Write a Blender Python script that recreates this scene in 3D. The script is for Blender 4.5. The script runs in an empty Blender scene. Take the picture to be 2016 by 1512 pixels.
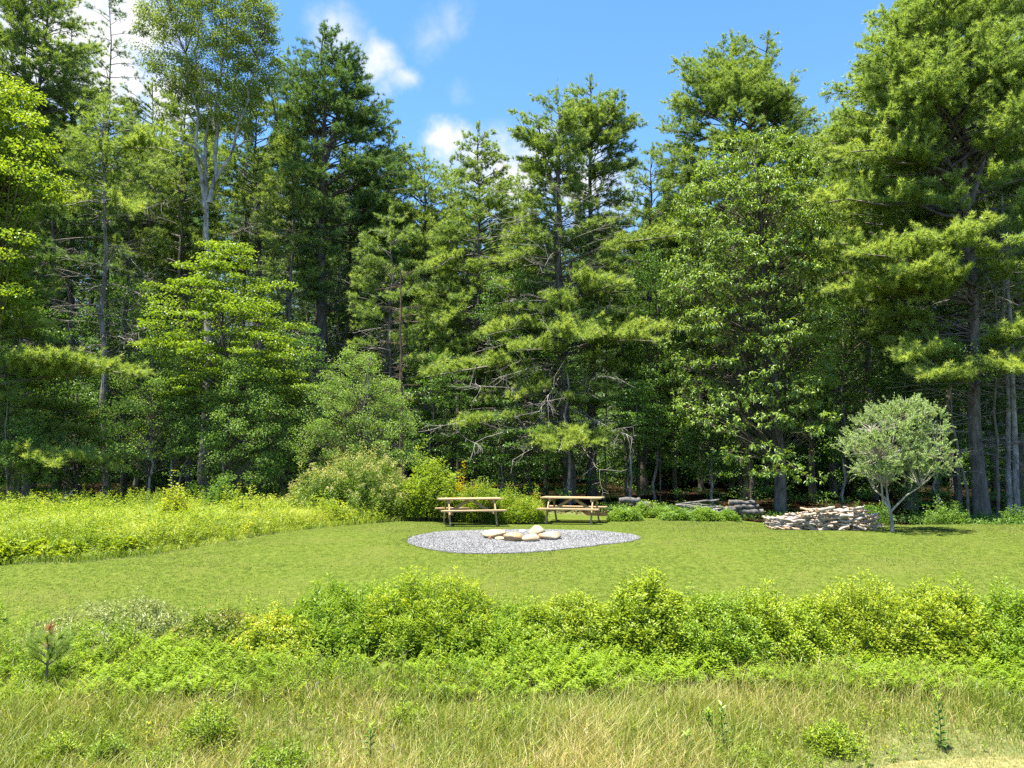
import bpy, math, random
import numpy as np
from mathutils import Vector

# ------------------------------------------------------------------ camera, world, sun
sc = bpy.context.scene
col = sc.collection
ZC = 1.7
PITCH = math.atan((915 - 756) / 1455.0)
FPX = 1455.0
cam_d = bpy.data.cameras.new('camera'); cam = bpy.data.objects.new('camera', cam_d); col.objects.link(cam)
cam_d.sensor_width = 36.0; cam_d.lens = FPX / 2016 * 36.0
cam_d.clip_start = 0.1; cam_d.clip_end = 5000
cam.location = (0, 0, ZC); cam.rotation_euler = (math.pi / 2 + PITCH, 0, 0)
sc.camera = cam

SHX, SHY = 0.22, 0.13            # shadow displacement per metre of height
sun_dir = Vector((-SHX, -SHY, 1.0)).normalized()     # towards the sun
SUN_EL = math.asin(sun_dir.z); SUN_AZ = math.atan2(sun_dir.x, sun_dir.y)
sd = bpy.data.lights.new('sun', 'SUN'); so = bpy.data.objects.new('sun', sd); col.objects.link(so)
sd.energy = 5.0; sd.angle = math.radians(0.53); sd.color = (1.0, 0.94, 0.82)
so.rotation_euler = sun_dir.to_track_quat('Z', 'Y').to_euler(); so.location = (0, 0, 60)

sc.view_settings.view_transform = 'Standard'; sc.view_settings.look = 'None'
sc.view_settings.gamma = 1.0; sc.view_settings.exposure = 2.0
sc.render.engine = 'CYCLES'
sc.cycles.max_bounces = 7; sc.cycles.diffuse_bounces = 4; sc.cycles.transmission_bounces = 5
sc.cycles.glossy_bounces = 2; sc.cycles.transparent_max_bounces = 4
sc.cycles.use_denoising = False
sc.cycles.sample_clamp_indirect = 6.0

_c, _s = math.cos(PITCH), math.sin(PITCH)
def ray(px, py):
    u = (px - 1008.0) / FPX; v = (756.0 - py) / FPX
    return np.array([u, _c - v * _s, _s + v * _c])       # right, forward, up
def P(px, py, Y):
    d = ray(px, py); k = Y / d[1]
    return np.array([d[0] * k, Y, ZC + d[2] * k])

def nn(nt, t, **kw):
    n = nt.nodes.new(t)
    for k, v in kw.items(): setattr(n, k, v)
    return n
world = bpy.data.worlds.new('World'); sc.world = world; world.use_nodes = True
nt = world.node_tree; nt.nodes.clear(); L = nt.links.new
sky = nn(nt, 'ShaderNodeTexSky', sky_type='NISHITA', sun_disc=False)
sky.sun_elevation = SUN_EL; sky.sun_rotation = SUN_AZ
sky.altitude = 300; sky.air_density = 1.0; sky.dust_density = 0.15; sky.ozone_density = 2.6
hs = nn(nt, 'ShaderNodeHueSaturation'); hs.inputs['Saturation'].default_value = 1.2; hs.inputs['Value'].default_value = 1.0
L(sky.outputs[0], hs.inputs['Color'])
tc = nn(nt, 'ShaderNodeTexCoord')
nz = nn(nt, 'ShaderNodeTexNoise'); nz.inputs['Scale'].default_value = 9.0; nz.inputs['Detail'].default_value = 7.0; nz.inputs['Roughness'].default_value = 0.6
L(tc.outputs['Generated'], nz.inputs['Vector'])
wv = nn(nt, 'ShaderNodeVectorMath', operation='SUBTRACT'); L(nz.outputs['Color'], wv.inputs[0]); wv.inputs[1].default_value = (.5, .5, .5)
ws = nn(nt, 'ShaderNodeVectorMath', operation='SCALE'); L(wv.outputs[0], ws.inputs[0]); ws.inputs['Scale'].default_value = 0.11
wa = nn(nt, 'ShaderNodeVectorMath', operation='ADD'); L(tc.outputs['Generated'], wa.inputs[0]); L(ws.outputs[0], wa.inputs[1])
acc = None
for (cx, cy, r, amp) in [(748, 118, 48, 1.0), (802, 152, 40, .75), (765, 182, 30, .45), (845, 55, 44, .42), (890, 28, 42, .36), (880, 290, 50, 1.3), (930, 330, 70, 1.2), (1040, 320, 80, 1.3),
                         (1150, 350, 80, 1.1), (1000, 350, 90, 1.2), (270, 40, 95, 1.5), (225, 140, 110, 1.5), (330, 200, 80, 1.3), (120, 60, 160, 1.3), (660, 80, 60, .8), (1230, 390, 60, .7), (1880, 290, 150, 1.2), (915, 180, 30, .25)]:
    d = ray(cx, cy); d = d / np.linalg.norm(d)
    ds = nn(nt, 'ShaderNodeVectorMath', operation='DISTANCE'); L(wa.outputs[0], ds.inputs[0]); ds.inputs[1].default_value = tuple(d)
    mr = nn(nt, 'ShaderNodeMapRange', interpolation_type='SMOOTHSTEP')
    mr.inputs['From Min'].default_value = 0.0; mr.inputs['From Max'].default_value = r / FPX * 1.35 * .92
    mr.inputs['To Min'].default_value = amp; mr.inputs['To Max'].default_value = 0.0
    L(ds.outputs['Value'], mr.inputs['Value'])
    if acc is None: acc = mr.outputs[0]
    else:
        a = nn(nt, 'ShaderNodeMath', operation='MAXIMUM'); L(acc, a.inputs[0]); L(mr.outputs[0], a.inputs[1]); acc = a.outputs[0]
nz2 = nn(nt, 'ShaderNodeTexNoise'); nz2.inputs['Scale'].default_value = 22.0; nz2.inputs['Detail'].default_value = 8.0; nz2.inputs['Roughness'].default_value = 0.62
L(tc.outputs['Generated'], nz2.inputs['Vector'])
m1 = nn(nt, 'ShaderNodeMapRange'); m1.inputs['From Min'].default_value = .3; m1.inputs['From Max'].default_value = .6; m1.inputs['To Min'].default_value = .35; m1.inputs['To Max'].default_value = 1.05
L(nz2.outputs['Fac'], m1.inputs['Value'])
m2 = nn(nt, 'ShaderNodeMath', operation='MULTIPLY', use_clamp=True); L(acc, m2.inputs[0]); L(m1.outputs[0], m2.inputs[1])
bg = nn(nt, 'ShaderNodeBackground'); bg.inputs['Strength'].default_value = 0.086
L(hs.outputs[0], bg.inputs['Color'])
bc = nn(nt, 'ShaderNodeBackground'); bc.inputs['Color'].default_value = (.97, .98, 1.0, 1); bc.inputs['Strength'].default_value = 0.285
mx = nn(nt, 'ShaderNodeMixShader'); L(m2.outputs[0], mx.inputs[0]); L(bg.outputs[0], mx.inputs[1]); L(bc.outputs[0], mx.inputs[2])
wo = nn(nt, 'ShaderNodeOutputWorld'); L(mx.outputs[0], wo.inputs['Surface'])

# ------------------------------------------------------------------ terrain
_gy = np.array([-60, 0, 8, 10, 11.3, 13, 15, 17, 19, 22, 27, 35, 50, 80, 200])
_gz = np.array([-1.9, -1.6, -1.5, -1.3, -1.0, -.65, -.3, -.1, 0, 0.0, 0.02, .2, .85, 2.2, 6.0])
def g(x, y):
    x = np.asarray(x, float); y = np.asarray(y, float)
    z = np.interp(y, _gy, _gz)
    z = z + 0.03 * np.sin(x * .7 + 1.3) * np.cos(y * .45) * np.clip((y - 6) / 6, 0, 1)
    z = z - .35 * np.clip((x - 6.5) / 3, 0, 1) * np.clip((y - 21.3) / 1.5, 0, 1) * np.clip((60 - y) / 30, 0, 1)
    return z
def G(px, py):
    d = ray(px, py)
    ys = np.linspace(4, 70, 2640); k = ys / d[1]
    xs = d[0] * k; zs = ZC + d[2] * k
    b = np.nonzero(zs < g(xs, ys))[0]
    i = b[0] if len(b) else len(ys) - 1
    return np.array([xs[i], ys[i], float(g(xs[i], ys[i]))])

# ------------------------------------------------------------------ mesh helpers
class Acc:
    def __init__(s): s.v = []; s.f = {}; s.n = 0
    def add(s, v, f, tint=None, smooth=False):
        v = np.asarray(v, np.float32).reshape(-1, 3); f = np.asarray(f, np.int32)
        if len(f) == 0: return
        t = np.zeros(len(f), np.float32) if tint is None else np.broadcast_to(np.asarray(tint, np.float32), (len(f),))
        s.f.setdefault(f.shape[1], []).append((f + s.n, t, np.full(len(f), smooth)))
        s.v.append(v); s.n += len(v)
def link_mesh(name, a, m, parent=None):
    me = bpy.data.meshes.new(name)
    if a.n:
        v = np.concatenate(a.v); me.vertices.add(len(v)); me.vertices.foreach_set('co', v.ravel())
        idx, tot, tin, smo = [], [], [], []
        for k, lst in a.f.items():
            for f, t, sm in lst:
                idx.append(f.ravel()); tot.append(np.full(len(f), k, np.int32)); tin.append(t); smo.append(sm)
        idx = np.concatenate(idx); tot = np.concatenate(tot); tin = np.concatenate(tin); smo = np.concatenate(smo)
        me.loops.add(len(idx)); me.loops.foreach_set('vertex_index', idx)
        me.polygons.add(len(tot)); st = np.concatenate([[0], np.cumsum(tot)[:-1]]).astype(np.int32)
        me.polygons.foreach_set('loop_start', st); me.polygons.foreach_set('loop_total', tot)
        me.polygons.foreach_set('use_smooth', smo)
        at = me.attributes.new('tint', 'FLOAT', 'FACE'); at.data.foreach_set('value', tin.astype(np.float32))
        me.update(calc_edges=True)
    for mm in (m if isinstance(m, (list, tuple)) else [m]): me.materials.append(mm)
    if isinstance(m, (list, tuple)) and a.n: me.polygons.foreach_set('material_index', (tin > .5).astype(np.int32))
    o = bpy.data.objects.new(name, me); col.objects.link(o)
    if parent: o.parent = parent
    return o
def tag(o, label=None, cat=None, group=None, kind=None):
    if label: o['label'] = label
    if cat: o['category'] = cat
    if group: o['group'] = group
    if kind: o['kind'] = kind
    return o
def empty(name, loc, label, cat, group=None, rz=0):
    o = bpy.data.objects.new(name, None); col.objects.link(o); o.location = loc; o.rotation_euler = (0, 0, rz)
    o.empty_display_size = .2
    return tag(o, label, cat, group)
def shift(a, loc):
    loc = np.asarray(loc, np.float32)
    a.v = [v - loc for v in a.v]; return a
def nrm(v): return v / np.maximum(np.linalg.norm(v, axis=-1, keepdims=True), 1e-9)
def tubes(a, C, R, s=5, tint=0.0, cap=False):
    """C (N,K,3) centre lines, R (N,K) radii"""
    C = np.asarray(C, float); R = np.asarray(R, float)
    if C.ndim == 2: C = C[None]; R = R[None]
    N, K, _ = C.shape
    T = nrm(np.gradient(C, axis=1))
    ref = np.where(np.abs(T[..., 2:3]) > .9, np.array([1., 0, 0]), np.array([0, 0, 1.]))
    U = nrm(np.cross(T, ref)); V = np.cross(T, U)
    th = np.arange(s) * 2 * math.pi / s
    ring = C[:, :, None] + R[:, :, None, None] * (np.cos(th)[None, None, :, None] * U[:, :, None] + np.sin(th)[None, None, :, None] * V[:, :, None])
    base = np.arange(N)[:, None, None] * K * s
    k = np.arange(K - 1)[None, :, None] * s; j = np.arange(s)[None, None, :]; j2 = (j + 1) % s
    F = np.stack([base + k + j, base + k + j2, base + k + s + j2, base + k + s + j], -1).reshape(-1, 4)
    a.add(ring.reshape(-1, 3), F, tint, True)
    if cap:
        Fc = (np.arange(N)[:, None] * K * s + np.arange(s)[None]); a.add(ring.reshape(-1, 3), np.concatenate([Fc[:, ::-1], Fc + (K - 1) * s]), 1.0)
def bez(p0, p1, p2, K=5):
    t = np.linspace(0, 1, K)[None, :, None]
    p0, p1, p2 = [np.asarray(q, float)[:, None] for q in (p0, p1, p2)]
    return (1 - t) ** 2 * p0 + 2 * t * (1 - t) * p1 + t * t * p2
def leaves(a, c, d, n, ln, wd, tint, fold=.25, wide=.42):
    """folded rhombic leaves: base c, direction d, approximate normal n"""
    d = nrm(d); w = nrm(np.cross(d, n)); n = np.cross(w, d)
    ln = np.broadcast_to(ln, len(c))[:, None]; wd = np.broadcast_to(wd, len(c))[:, None]
    mid = c + d * ln * wide
    v = np.stack([c, mid + w * wd * .5 + n * wd * fold, c + d * ln - n * ln * .12, mid - w * wd * .5 + n * wd * fold], 1)
    i = np.arange(len(c))[:, None] * 4
    f = np.concatenate([i + np.array([[0, 1, 2]]), i + np.array([[0, 2, 3]])])
    a.add(v, f, np.concatenate([tint, tint]) if np.ndim(tint) else tint)
def needles(a, c, ax, rng, k, ln, w, tint, up=.35, spread=.95):
    n = len(c); c = np.repeat(c, k, 0); ax = np.repeat(ax, k, 0)
    d = nrm(ax * .8 + rng.normal(size=(n * k, 3)) * spread * .6 + np.array([0, 0, up]))
    l = ln * rng.uniform(.7, 1.2, (n * k, 1)); s = nrm(np.cross(d, rng.normal(size=(n * k, 3)))) * w * .5
    v = np.stack([c - s, c + s, c + d * l], 1)
    f = np.arange(n * k * 3).reshape(-1, 3)
    a.add(v, f, np.repeat(tint, k))

# ------------------------------------------------------------------ materials
def mat(name):
    m = bpy.data.materials.new(name); m.use_nodes = True; m.node_tree.nodes.clear(); return m, m.node_tree
def ramp(nt, stops):
    r = nn(nt, 'ShaderNodeValToRGB'); e = r.color_ramp.elements
    while len(e) < len(stops): e.new(.5)
    for q, (p, c) in zip(e, stops): q.position = p; q.color = (*c, 1)
    return r
def leaf_mat(name, stops, trans=.42, gloss=.05, rough=.45, nscale=.9, tcol=(1.25, 1.2, .55), namt=.35):
    m, nt = mat(name); L = nt.links.new
    at = nn(nt, 'ShaderNodeAttribute', attribute_name='tint')
    ge = nn(nt, 'ShaderNodeNewGeometry')
    nz = nn(nt, 'ShaderNodeTexNoise'); nz.inputs['Scale'].default_value = nscale; nz.inputs['Detail'].default_value = 3
    L(ge.outputs['Position'], nz.inputs['Vector'])
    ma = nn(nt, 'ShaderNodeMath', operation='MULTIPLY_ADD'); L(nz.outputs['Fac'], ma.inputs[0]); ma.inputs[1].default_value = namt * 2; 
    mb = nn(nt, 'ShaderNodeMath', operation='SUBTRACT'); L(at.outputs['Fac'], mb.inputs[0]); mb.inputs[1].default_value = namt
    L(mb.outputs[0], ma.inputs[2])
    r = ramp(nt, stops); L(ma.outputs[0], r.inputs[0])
    df = nn(nt, 'ShaderNodeBsdfDiffuse'); L(r.outputs[0], df.inputs['Color'])
    tm = nn(nt, 'ShaderNodeMixRGB', blend_type='MULTIPLY'); tm.inputs[0].default_value = 1; L(r.outputs[0], tm.inputs[1]); tm.inputs[2].default_value = (*tcol, 1)
    tr = nn(nt, 'ShaderNodeBsdfTranslucent'); L(tm.outputs[0], tr.inputs['Color'])
    mx = nn(nt, 'ShaderNodeMixShader'); mx.inputs[0].default_value = trans; L(df.outputs[0], mx.inputs[1]); L(tr.outputs[0], mx.inputs[2])
    out = mx
    if gloss > 0:
        gl = nn(nt, 'ShaderNodeBsdfGlossy'); gl.inputs['Roughness'].default_value = rough; gl.inputs['Color'].default_value = (1, 1, 1, 1)
        m2 = nn(nt, 'ShaderNodeMixShader'); m2.inputs[0].default_value = gloss; L(mx.outputs[0], m2.inputs[1]); L(gl.outputs[0], m2.inputs[2]); out = m2
    o = nn(nt, 'ShaderNodeOutputMaterial'); L(out.outputs[0], o.inputs['Surface'])
    return m
def bark_mat(name, c0, c1, c2=None, scale=6, zs=.25, rough=.9, bump=.5, lo=.35, hi=.65):
    m, nt = mat(name); L = nt.links.new
    ge = nn(nt, 'ShaderNodeNewGeometry'); mp = nn(nt, 'ShaderNodeMapping'); mp.inputs['Scale'].default_value = (1, 1, zs); L(ge.outputs['Position'], mp.inputs['Vector'])
    nz = nn(nt, 'ShaderNodeTexNoise'); nz.inputs['Scale'].default_value = scale; nz.inputs['Detail'].default_value = 6; nz.inputs['Roughness'].default_value = .65; L(mp.outputs[0], nz.inputs['Vector'])
    st = [(lo, c0), (hi, c1)] + ([(min(.99, hi + .12), c2)] if c2 else [])
    r = ramp(nt, st); L(nz.outputs['Fac'], r.inputs[0])
    b = nn(nt, 'ShaderNodeBsdfPrincipled'); b.inputs['Roughness'].default_value = rough; b.inputs['Specular IOR Level'].default_value = .2; L(r.outputs[0], b.inputs['Base Color'])
    bp = nn(nt, 'ShaderNodeBump'); bp.inputs['Strength'].default_value = bump; bp.inputs['Distance'].default_value = .03; L(nz.outputs['Fac'], bp.inputs['Height']); L(bp.outputs[0], b.inputs['Normal'])
    o = nn(nt, 'ShaderNodeOutputMaterial'); L(b.outputs[0], o.inputs['Surface'])
    return m
M = {}
# conifer foliage
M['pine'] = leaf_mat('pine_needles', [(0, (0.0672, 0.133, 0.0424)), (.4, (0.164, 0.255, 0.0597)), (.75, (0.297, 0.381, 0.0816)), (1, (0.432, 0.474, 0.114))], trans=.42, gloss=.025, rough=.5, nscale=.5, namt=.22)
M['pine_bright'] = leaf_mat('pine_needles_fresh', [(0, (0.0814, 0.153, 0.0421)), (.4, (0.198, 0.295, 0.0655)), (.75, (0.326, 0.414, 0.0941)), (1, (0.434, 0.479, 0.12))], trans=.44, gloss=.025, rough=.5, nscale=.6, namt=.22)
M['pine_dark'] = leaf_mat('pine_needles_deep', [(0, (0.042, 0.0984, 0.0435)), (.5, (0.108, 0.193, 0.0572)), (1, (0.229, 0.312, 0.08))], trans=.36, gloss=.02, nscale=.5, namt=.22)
M['maple'] = leaf_mat('maple_leaf', [(0, (0.0741, 0.145, 0.0117)), (.45, (0.167, 0.261, 0.0187)), (.8, (0.269, 0.342, 0.0234)), (1, (0.352, 0.387, 0.0351))], trans=.5, gloss=.02, nscale=.8, namt=.2)
M['oak'] = leaf_mat('oak_leaf', [(0, (0.0702, 0.138, 0.0187)), (.5, (0.167, 0.267, 0.0312)), (.85, (0.281, 0.372, 0.0468)), (1, (0.527, 0.532, 0.109))], trans=.38, gloss=.045, rough=.5, nscale=.7, namt=.2)
M['aspen'] = leaf_mat('aspen_leaf', [(0, (0.0771, 0.158, 0.03)), (.5, (0.17, 0.279, 0.0526)), (1, (0.324, 0.423, 0.105))], trans=.42, gloss=.012, rough=.42, nscale=.8, namt=.2)
M['poplar'] = leaf_mat('poplar_leaf', [(0, (0.0918, 0.153, 0.0382)), (.5, (0.184, 0.26, 0.0536)), (1, (0.336, 0.397, 0.107))], trans=.4, gloss=.012, rough=.42, nscale=.8, namt=.2)
M['willow'] = leaf_mat('willow_leaf', [(0, (0.132, 0.208, 0.0512)), (.5, (0.256, 0.364, 0.11)), (1, (0.442, 0.563, 0.221))], trans=.34, gloss=.03, rough=.5, nscale=1.5, namt=.2)
M['under'] = leaf_mat('understorey_leaf', [(0, (0.0519, 0.12, 0.0224)), (.5, (0.104, 0.209, 0.0321)), (1, (0.209, 0.321, 0.0481))], trans=.45, gloss=.02, nscale=.8, namt=.2)
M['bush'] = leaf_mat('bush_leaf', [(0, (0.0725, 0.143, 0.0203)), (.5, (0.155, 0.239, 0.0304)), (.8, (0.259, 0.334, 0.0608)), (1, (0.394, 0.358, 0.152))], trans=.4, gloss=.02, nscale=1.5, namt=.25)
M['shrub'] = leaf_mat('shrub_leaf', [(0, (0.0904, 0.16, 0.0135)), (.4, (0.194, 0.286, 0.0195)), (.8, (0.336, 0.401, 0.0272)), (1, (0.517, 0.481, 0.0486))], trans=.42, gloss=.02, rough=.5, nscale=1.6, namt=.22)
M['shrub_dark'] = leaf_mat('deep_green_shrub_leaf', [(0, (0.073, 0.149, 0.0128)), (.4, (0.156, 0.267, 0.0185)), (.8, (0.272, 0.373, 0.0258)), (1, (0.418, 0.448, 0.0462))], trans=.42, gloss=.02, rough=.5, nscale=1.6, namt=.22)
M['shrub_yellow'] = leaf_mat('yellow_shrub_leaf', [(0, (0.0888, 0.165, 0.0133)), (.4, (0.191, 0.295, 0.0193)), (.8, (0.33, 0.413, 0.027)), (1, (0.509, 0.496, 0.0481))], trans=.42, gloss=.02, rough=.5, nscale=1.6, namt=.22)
M['shrub_grey'] = leaf_mat('grey_shrub_leaf', [(0, (0.101, 0.139, 0.0342)), (.5, (0.203, 0.257, 0.0766)), (1, (0.404, 0.428, 0.188))], trans=.35, gloss=.03, nscale=2, namt=.2)
M['shrub_red'] = leaf_mat('reddish_shrub_leaf', [(0, (0.0608, 0.109, 0.016)), (.5, (0.129, 0.193, 0.024)), (.75, (0.243, 0.252, 0.048)), (1, (0.365, 0.235, 0.096))], trans=.4, gloss=.02, nscale=2, namt=.25)
M['fern'] = leaf_mat('fern_frond', [(0, (0.116, 0.208, 0.0116)), (.5, (0.213, 0.32, 0.0194)), (1, (0.349, 0.435, 0.0322))], trans=.45, gloss=.01, nscale=1.5, namt=.2)
M['weed'] = leaf_mat('milkweed_leaf', [(0, (0.0605, 0.148, 0.0151)), (.6, (0.121, 0.241, 0.0251)), (1, (0.266, 0.402, 0.0251))], trans=.35, gloss=.03, nscale=2, namt=.1)
M['grass'] = leaf_mat('meadow_blade', [(0, (0.0725, 0.134, 0.0118)), (.35, (0.154, 0.223, 0.0194)), (.6, (0.253, 0.301, 0.0468)), (.85, (0.381, 0.337, 0.118)), (1, (0.498, 0.4, 0.187))], trans=.42, gloss=.02, nscale=.9, namt=.32)
M['tall'] = leaf_mat('tall_grass_blade', [(0, (0.114, 0.18, 0.0218)), (.4, (0.241, 0.326, 0.0328)), (.75, (0.382, 0.428, 0.0546)), (1, (0.609, 0.508, 0.208))], trans=.42, gloss=.03, nscale=.5, namt=.25)
M['lawn_blade'] = leaf_mat('lawn_blade', [(0, (0.0298, 0.0488, 0.00766)), (.4, (0.0685, 0.0894, 0.0122)), (.7, (0.114, 0.125, 0.023)), (1, (0.201, 0.166, 0.0839))], trans=.35, gloss=.03, nscale=.55, namt=.4, tcol=(1.1, 1.1, .6))
M['gold'] = leaf_mat('yellow_flower', [(0, (.5, .4, .02)), (1, (.75, .58, .03))], trans=.4, gloss=0)
M['white'] = leaf_mat('white_petal', [(0, (0.494, 0.494, 0.494)), (1, (0.6, 0.6, 0.6))], trans=.3, gloss=0)
M['lilac'] = leaf_mat('lilac_petal', [(0, (.3, .25, .55)), (1, (.45, .4, .7))], trans=.3, gloss=0)
M['brown'] = leaf_mat('brown_needles', [(0, (.22, .09, .04)), (1, (.42, .2, .09))], trans=.35, gloss=0)
M['dry'] = leaf_mat('dry_needles', [(0, (0.0392, 0.0221, 0.0108)), (1, (0.127, 0.0686, 0.0343))], trans=.3, gloss=0)
# bark
M['bark'] = bark_mat('pine_bark', (.05, .043, .036), (.16, .14, .12), (.27, .25, .23))
M['bark_grey'] = bark_mat('grey_bark', (.10, .09, .08), (.29, .27, .25), (.42, .40, .37), zs=.5)
M['bark_dead'] = bark_mat('dead_branch_bark', (0.132, 0.114, 0.101), (0.29, 0.264, 0.246), (0.414, 0.396, 0.378), zs=.5)
M['bark_brown'] = bark_mat('brown_dead_bark', (0.0605, 0.0403, 0.0252), (0.167, 0.121, 0.0854), (0.227, 0.192, 0.161))
M['bark_pop'] = bark_mat('poplar_bark', (.12, .115, .10), (.40, .385, .36), (.55, .54, .5), zs=.5, scale=5)
M['twig'] = bark_mat('twig_bark', (.05, .042, .03), (.13, .11, .08))
M['stem'] = bark_mat('green_stem', (.06, .08, .02), (.14, .16, .05))
M['wil_bark'] = bark_mat('willow_bark', (.16, .14, .11), (.36, .33, .27), zs=.3)
M['log_bark'] = bark_mat('log_bark', (0.141, 0.111, 0.093), (0.318, 0.272, 0.231), (0.42, 0.373, 0.322), scale=9, zs=1, lo=.3, hi=.55)
M['log_tan'] = bark_mat('peeled_log', (0.216, 0.138, 0.0828), (0.36, 0.265, 0.178), (0.432, 0.356, 0.276), scale=9, zs=1, lo=.3, hi=.55)
M['log_end'] = bark_mat('cut_wood', (0.216, 0.125, 0.0575), (0.312, 0.216, 0.12), scale=14, zs=1)

def ground_mat(name, stops, scale, detail=8, bump=.6, dist=.05, big=None, bigs=.25, anis=(1, 1, 1)):
    m, nt = mat(name); L = nt.links.new
    ge = nn(nt, 'ShaderNodeNewGeometry'); mp = nn(nt, 'ShaderNodeMapping'); mp.inputs['Scale'].default_value = anis; L(ge.outputs['Position'], mp.inputs['Vector'])
    nz = nn(nt, 'ShaderNodeTexNoise'); nz.inputs['Scale'].default_value = scale; nz.inputs['Detail'].default_value = detail; nz.inputs['Roughness'].default_value = .7; L(mp.outputs[0], nz.inputs['Vector'])
    r = ramp(nt, stops); L(nz.outputs['Fac'], r.inputs[0]); colr = r.outputs[0]
    if big:
        n2 = nn(nt, 'ShaderNodeTexNoise'); n2.inputs['Scale'].default_value = bigs; n2.inputs['Detail'].default_value = 5; n2.inputs['Roughness'].default_value = .65; L(mp.outputs[0], n2.inputs['Vector'])
        r2 = ramp(nt, [(.5, (0, 0, 0)), (.68, (1, 1, 1))]); L(n2.outputs['Fac'], r2.inputs[0])
        mm = nn(nt, 'ShaderNodeMixRGB'); L(r2.outputs[0], mm.inputs[0]); L(colr, mm.inputs[1]); mm.inputs[2].default_value = (*big, 1); colr = mm.outputs[0]
    b = nn(nt, 'ShaderNodeBsdfDiffuse'); L(colr, b.inputs['Color'])
    bp = nn(nt, 'ShaderNodeBump'); bp.inputs['Strength'].default_value = bump; bp.inputs['Distance'].default_value = dist; L(nz.outputs['Fac'], bp.inputs['Height']); L(bp.outputs[0], b.inputs['Normal'])
    o = nn(nt, 'ShaderNodeOutputMaterial'); L(b.outputs[0], o.inputs['Surface'])
    return m
M['ground'] = ground_mat('leaf_litter_ground', [(.3, (0.0084, 0.00672, 0.0042)), (.5, (0.021, 0.0151, 0.00924)), (.7, (0.0462, 0.0302, 0.0176))], 9, bump=1)
M['path'] = ground_mat('dry_mown_grass', [(.3, (.08, .09, .03)), (.5, (.15, .15, .06)), (.7, (.24, .215, .11))], 14, bump=.5, dist=.02)
M['soil'] = ground_mat('meadow_soil', [(.3, (.04, .06, .015)), (.6, (.12, .13, .05))], 6)
M['lawn'] = ground_mat('lawn_turf', [(.3, (0.0338, 0.0521, 0.00907)), (.5, (0.0676, 0.0951, 0.0147)), (.7, (0.108, 0.125, 0.0275))], 8, bump=.25, dist=.02, big=(.085, .10, .022), bigs=.5)
M['gravel_bed'] = ground_mat('crushed_stone_bed', [(.3, (0.0694, 0.0686, 0.0699)), (.5, (0.156, 0.155, 0.157)), (.7, (0.26, 0.258, 0.255))], 26, bump=1, dist=.03)
def stone_mat(name, c0, c1, c2, scale=5, tint=False):
    m, nt = mat(name); L = nt.links.new
    ge = nn(nt, 'ShaderNodeNewGeometry'); nz = nn(nt, 'ShaderNodeTexNoise'); nz.inputs['Scale'].default_value = scale; nz.inputs['Detail'].default_value = 7; nz.inputs['Roughness'].default_value = .6
    L(ge.outputs['Position'], nz.inputs['Vector']); r = ramp(nt, [(.3, c0), (.5, c1), (.7, c2)])
    if tint:
        at = nn(nt, 'ShaderNodeAttribute', attribute_name='tint'); L(at.outputs['Fac'], r.inputs[0])
    else: L(nz.outputs['Fac'], r.inputs[0])
    b = nn(nt, 'ShaderNodeBsdfPrincipled'); b.inputs['Roughness'].default_value = .85; b.inputs['Specular IOR Level'].default_value = .25; L(r.outputs[0], b.inputs['Base Color'])
    bp = nn(nt, 'ShaderNodeBump'); bp.inputs['Strength'].default_value = .5; bp.inputs['Distance'].default_value = .03; L(nz.outputs['Fac'], bp.inputs['Height']); L(bp.outputs[0], b.inputs['Normal'])
    o = nn(nt, 'ShaderNodeOutputMaterial'); L(b.outputs[0], o.inputs['Surface']); return m
M['gravel'] = stone_mat('crushed_stone', (0.0866, 0.0857, 0.0885), (0.182, 0.181, 0.182), (0.294, 0.292, 0.289), 20, tint=True)
M['wood'] = bark_mat('new_pine_lumber', (0.239, 0.167, 0.0834), (0.332, 0.249, 0.14), (0.374, 0.302, 0.187), scale=5, zs=8, rough=.7, bump=.15, lo=.3, hi=.65)

# ------------------------------------------------------------------ setting: ground, lawn, gravel
def grid_sheet(name, xs, y0, y1, ny, dz, m, kind='structure'):
    xs = np.asarray(xs); t = np.linspace(0, 1, ny)
    X = np.repeat(xs[None], ny, 0); Y = y0(xs)[None] + (y1(xs) - y0(xs))[None] * t[:, None]
    Z = g(X, Y) + dz
    v = np.stack([X, Y, Z], -1).reshape(-1, 3); nx = len(xs)
    i = (np.arange(ny - 1)[:, None] * nx + np.arange(nx - 1)[None]).ravel()
    f = np.stack([i, i + 1, i + nx + 1, i + nx], 1)
    a = Acc(); a.add(v, f, 0, True); o = link_mesh(name, a, m); return tag(o, kind=kind)
xs = np.unique(np.concatenate([np.linspace(-900, -40, 18), np.linspace(-40, 40, 161), np.linspace(40, 900, 18)]))
a = Acc(); ysn = np.unique(np.concatenate([np.linspace(-300, -4, 12), np.linspace(-4, 60, 200), np.linspace(60, 1500, 24)]))
X, Y = np.meshgrid(xs, ysn); v = np.stack([X, Y, g(X, Y)], -1).reshape(-1, 3); nx = len(xs)
i = (np.arange(len(ysn) - 1)[:, None] * nx + np.arange(nx - 1)[None]).ravel()
a.add(v, np.stack([i, i + 1, i + nx + 1, i + nx], 1), 0, True)
tag(link_mesh('ground', a, M['ground']), kind='structure')

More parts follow.
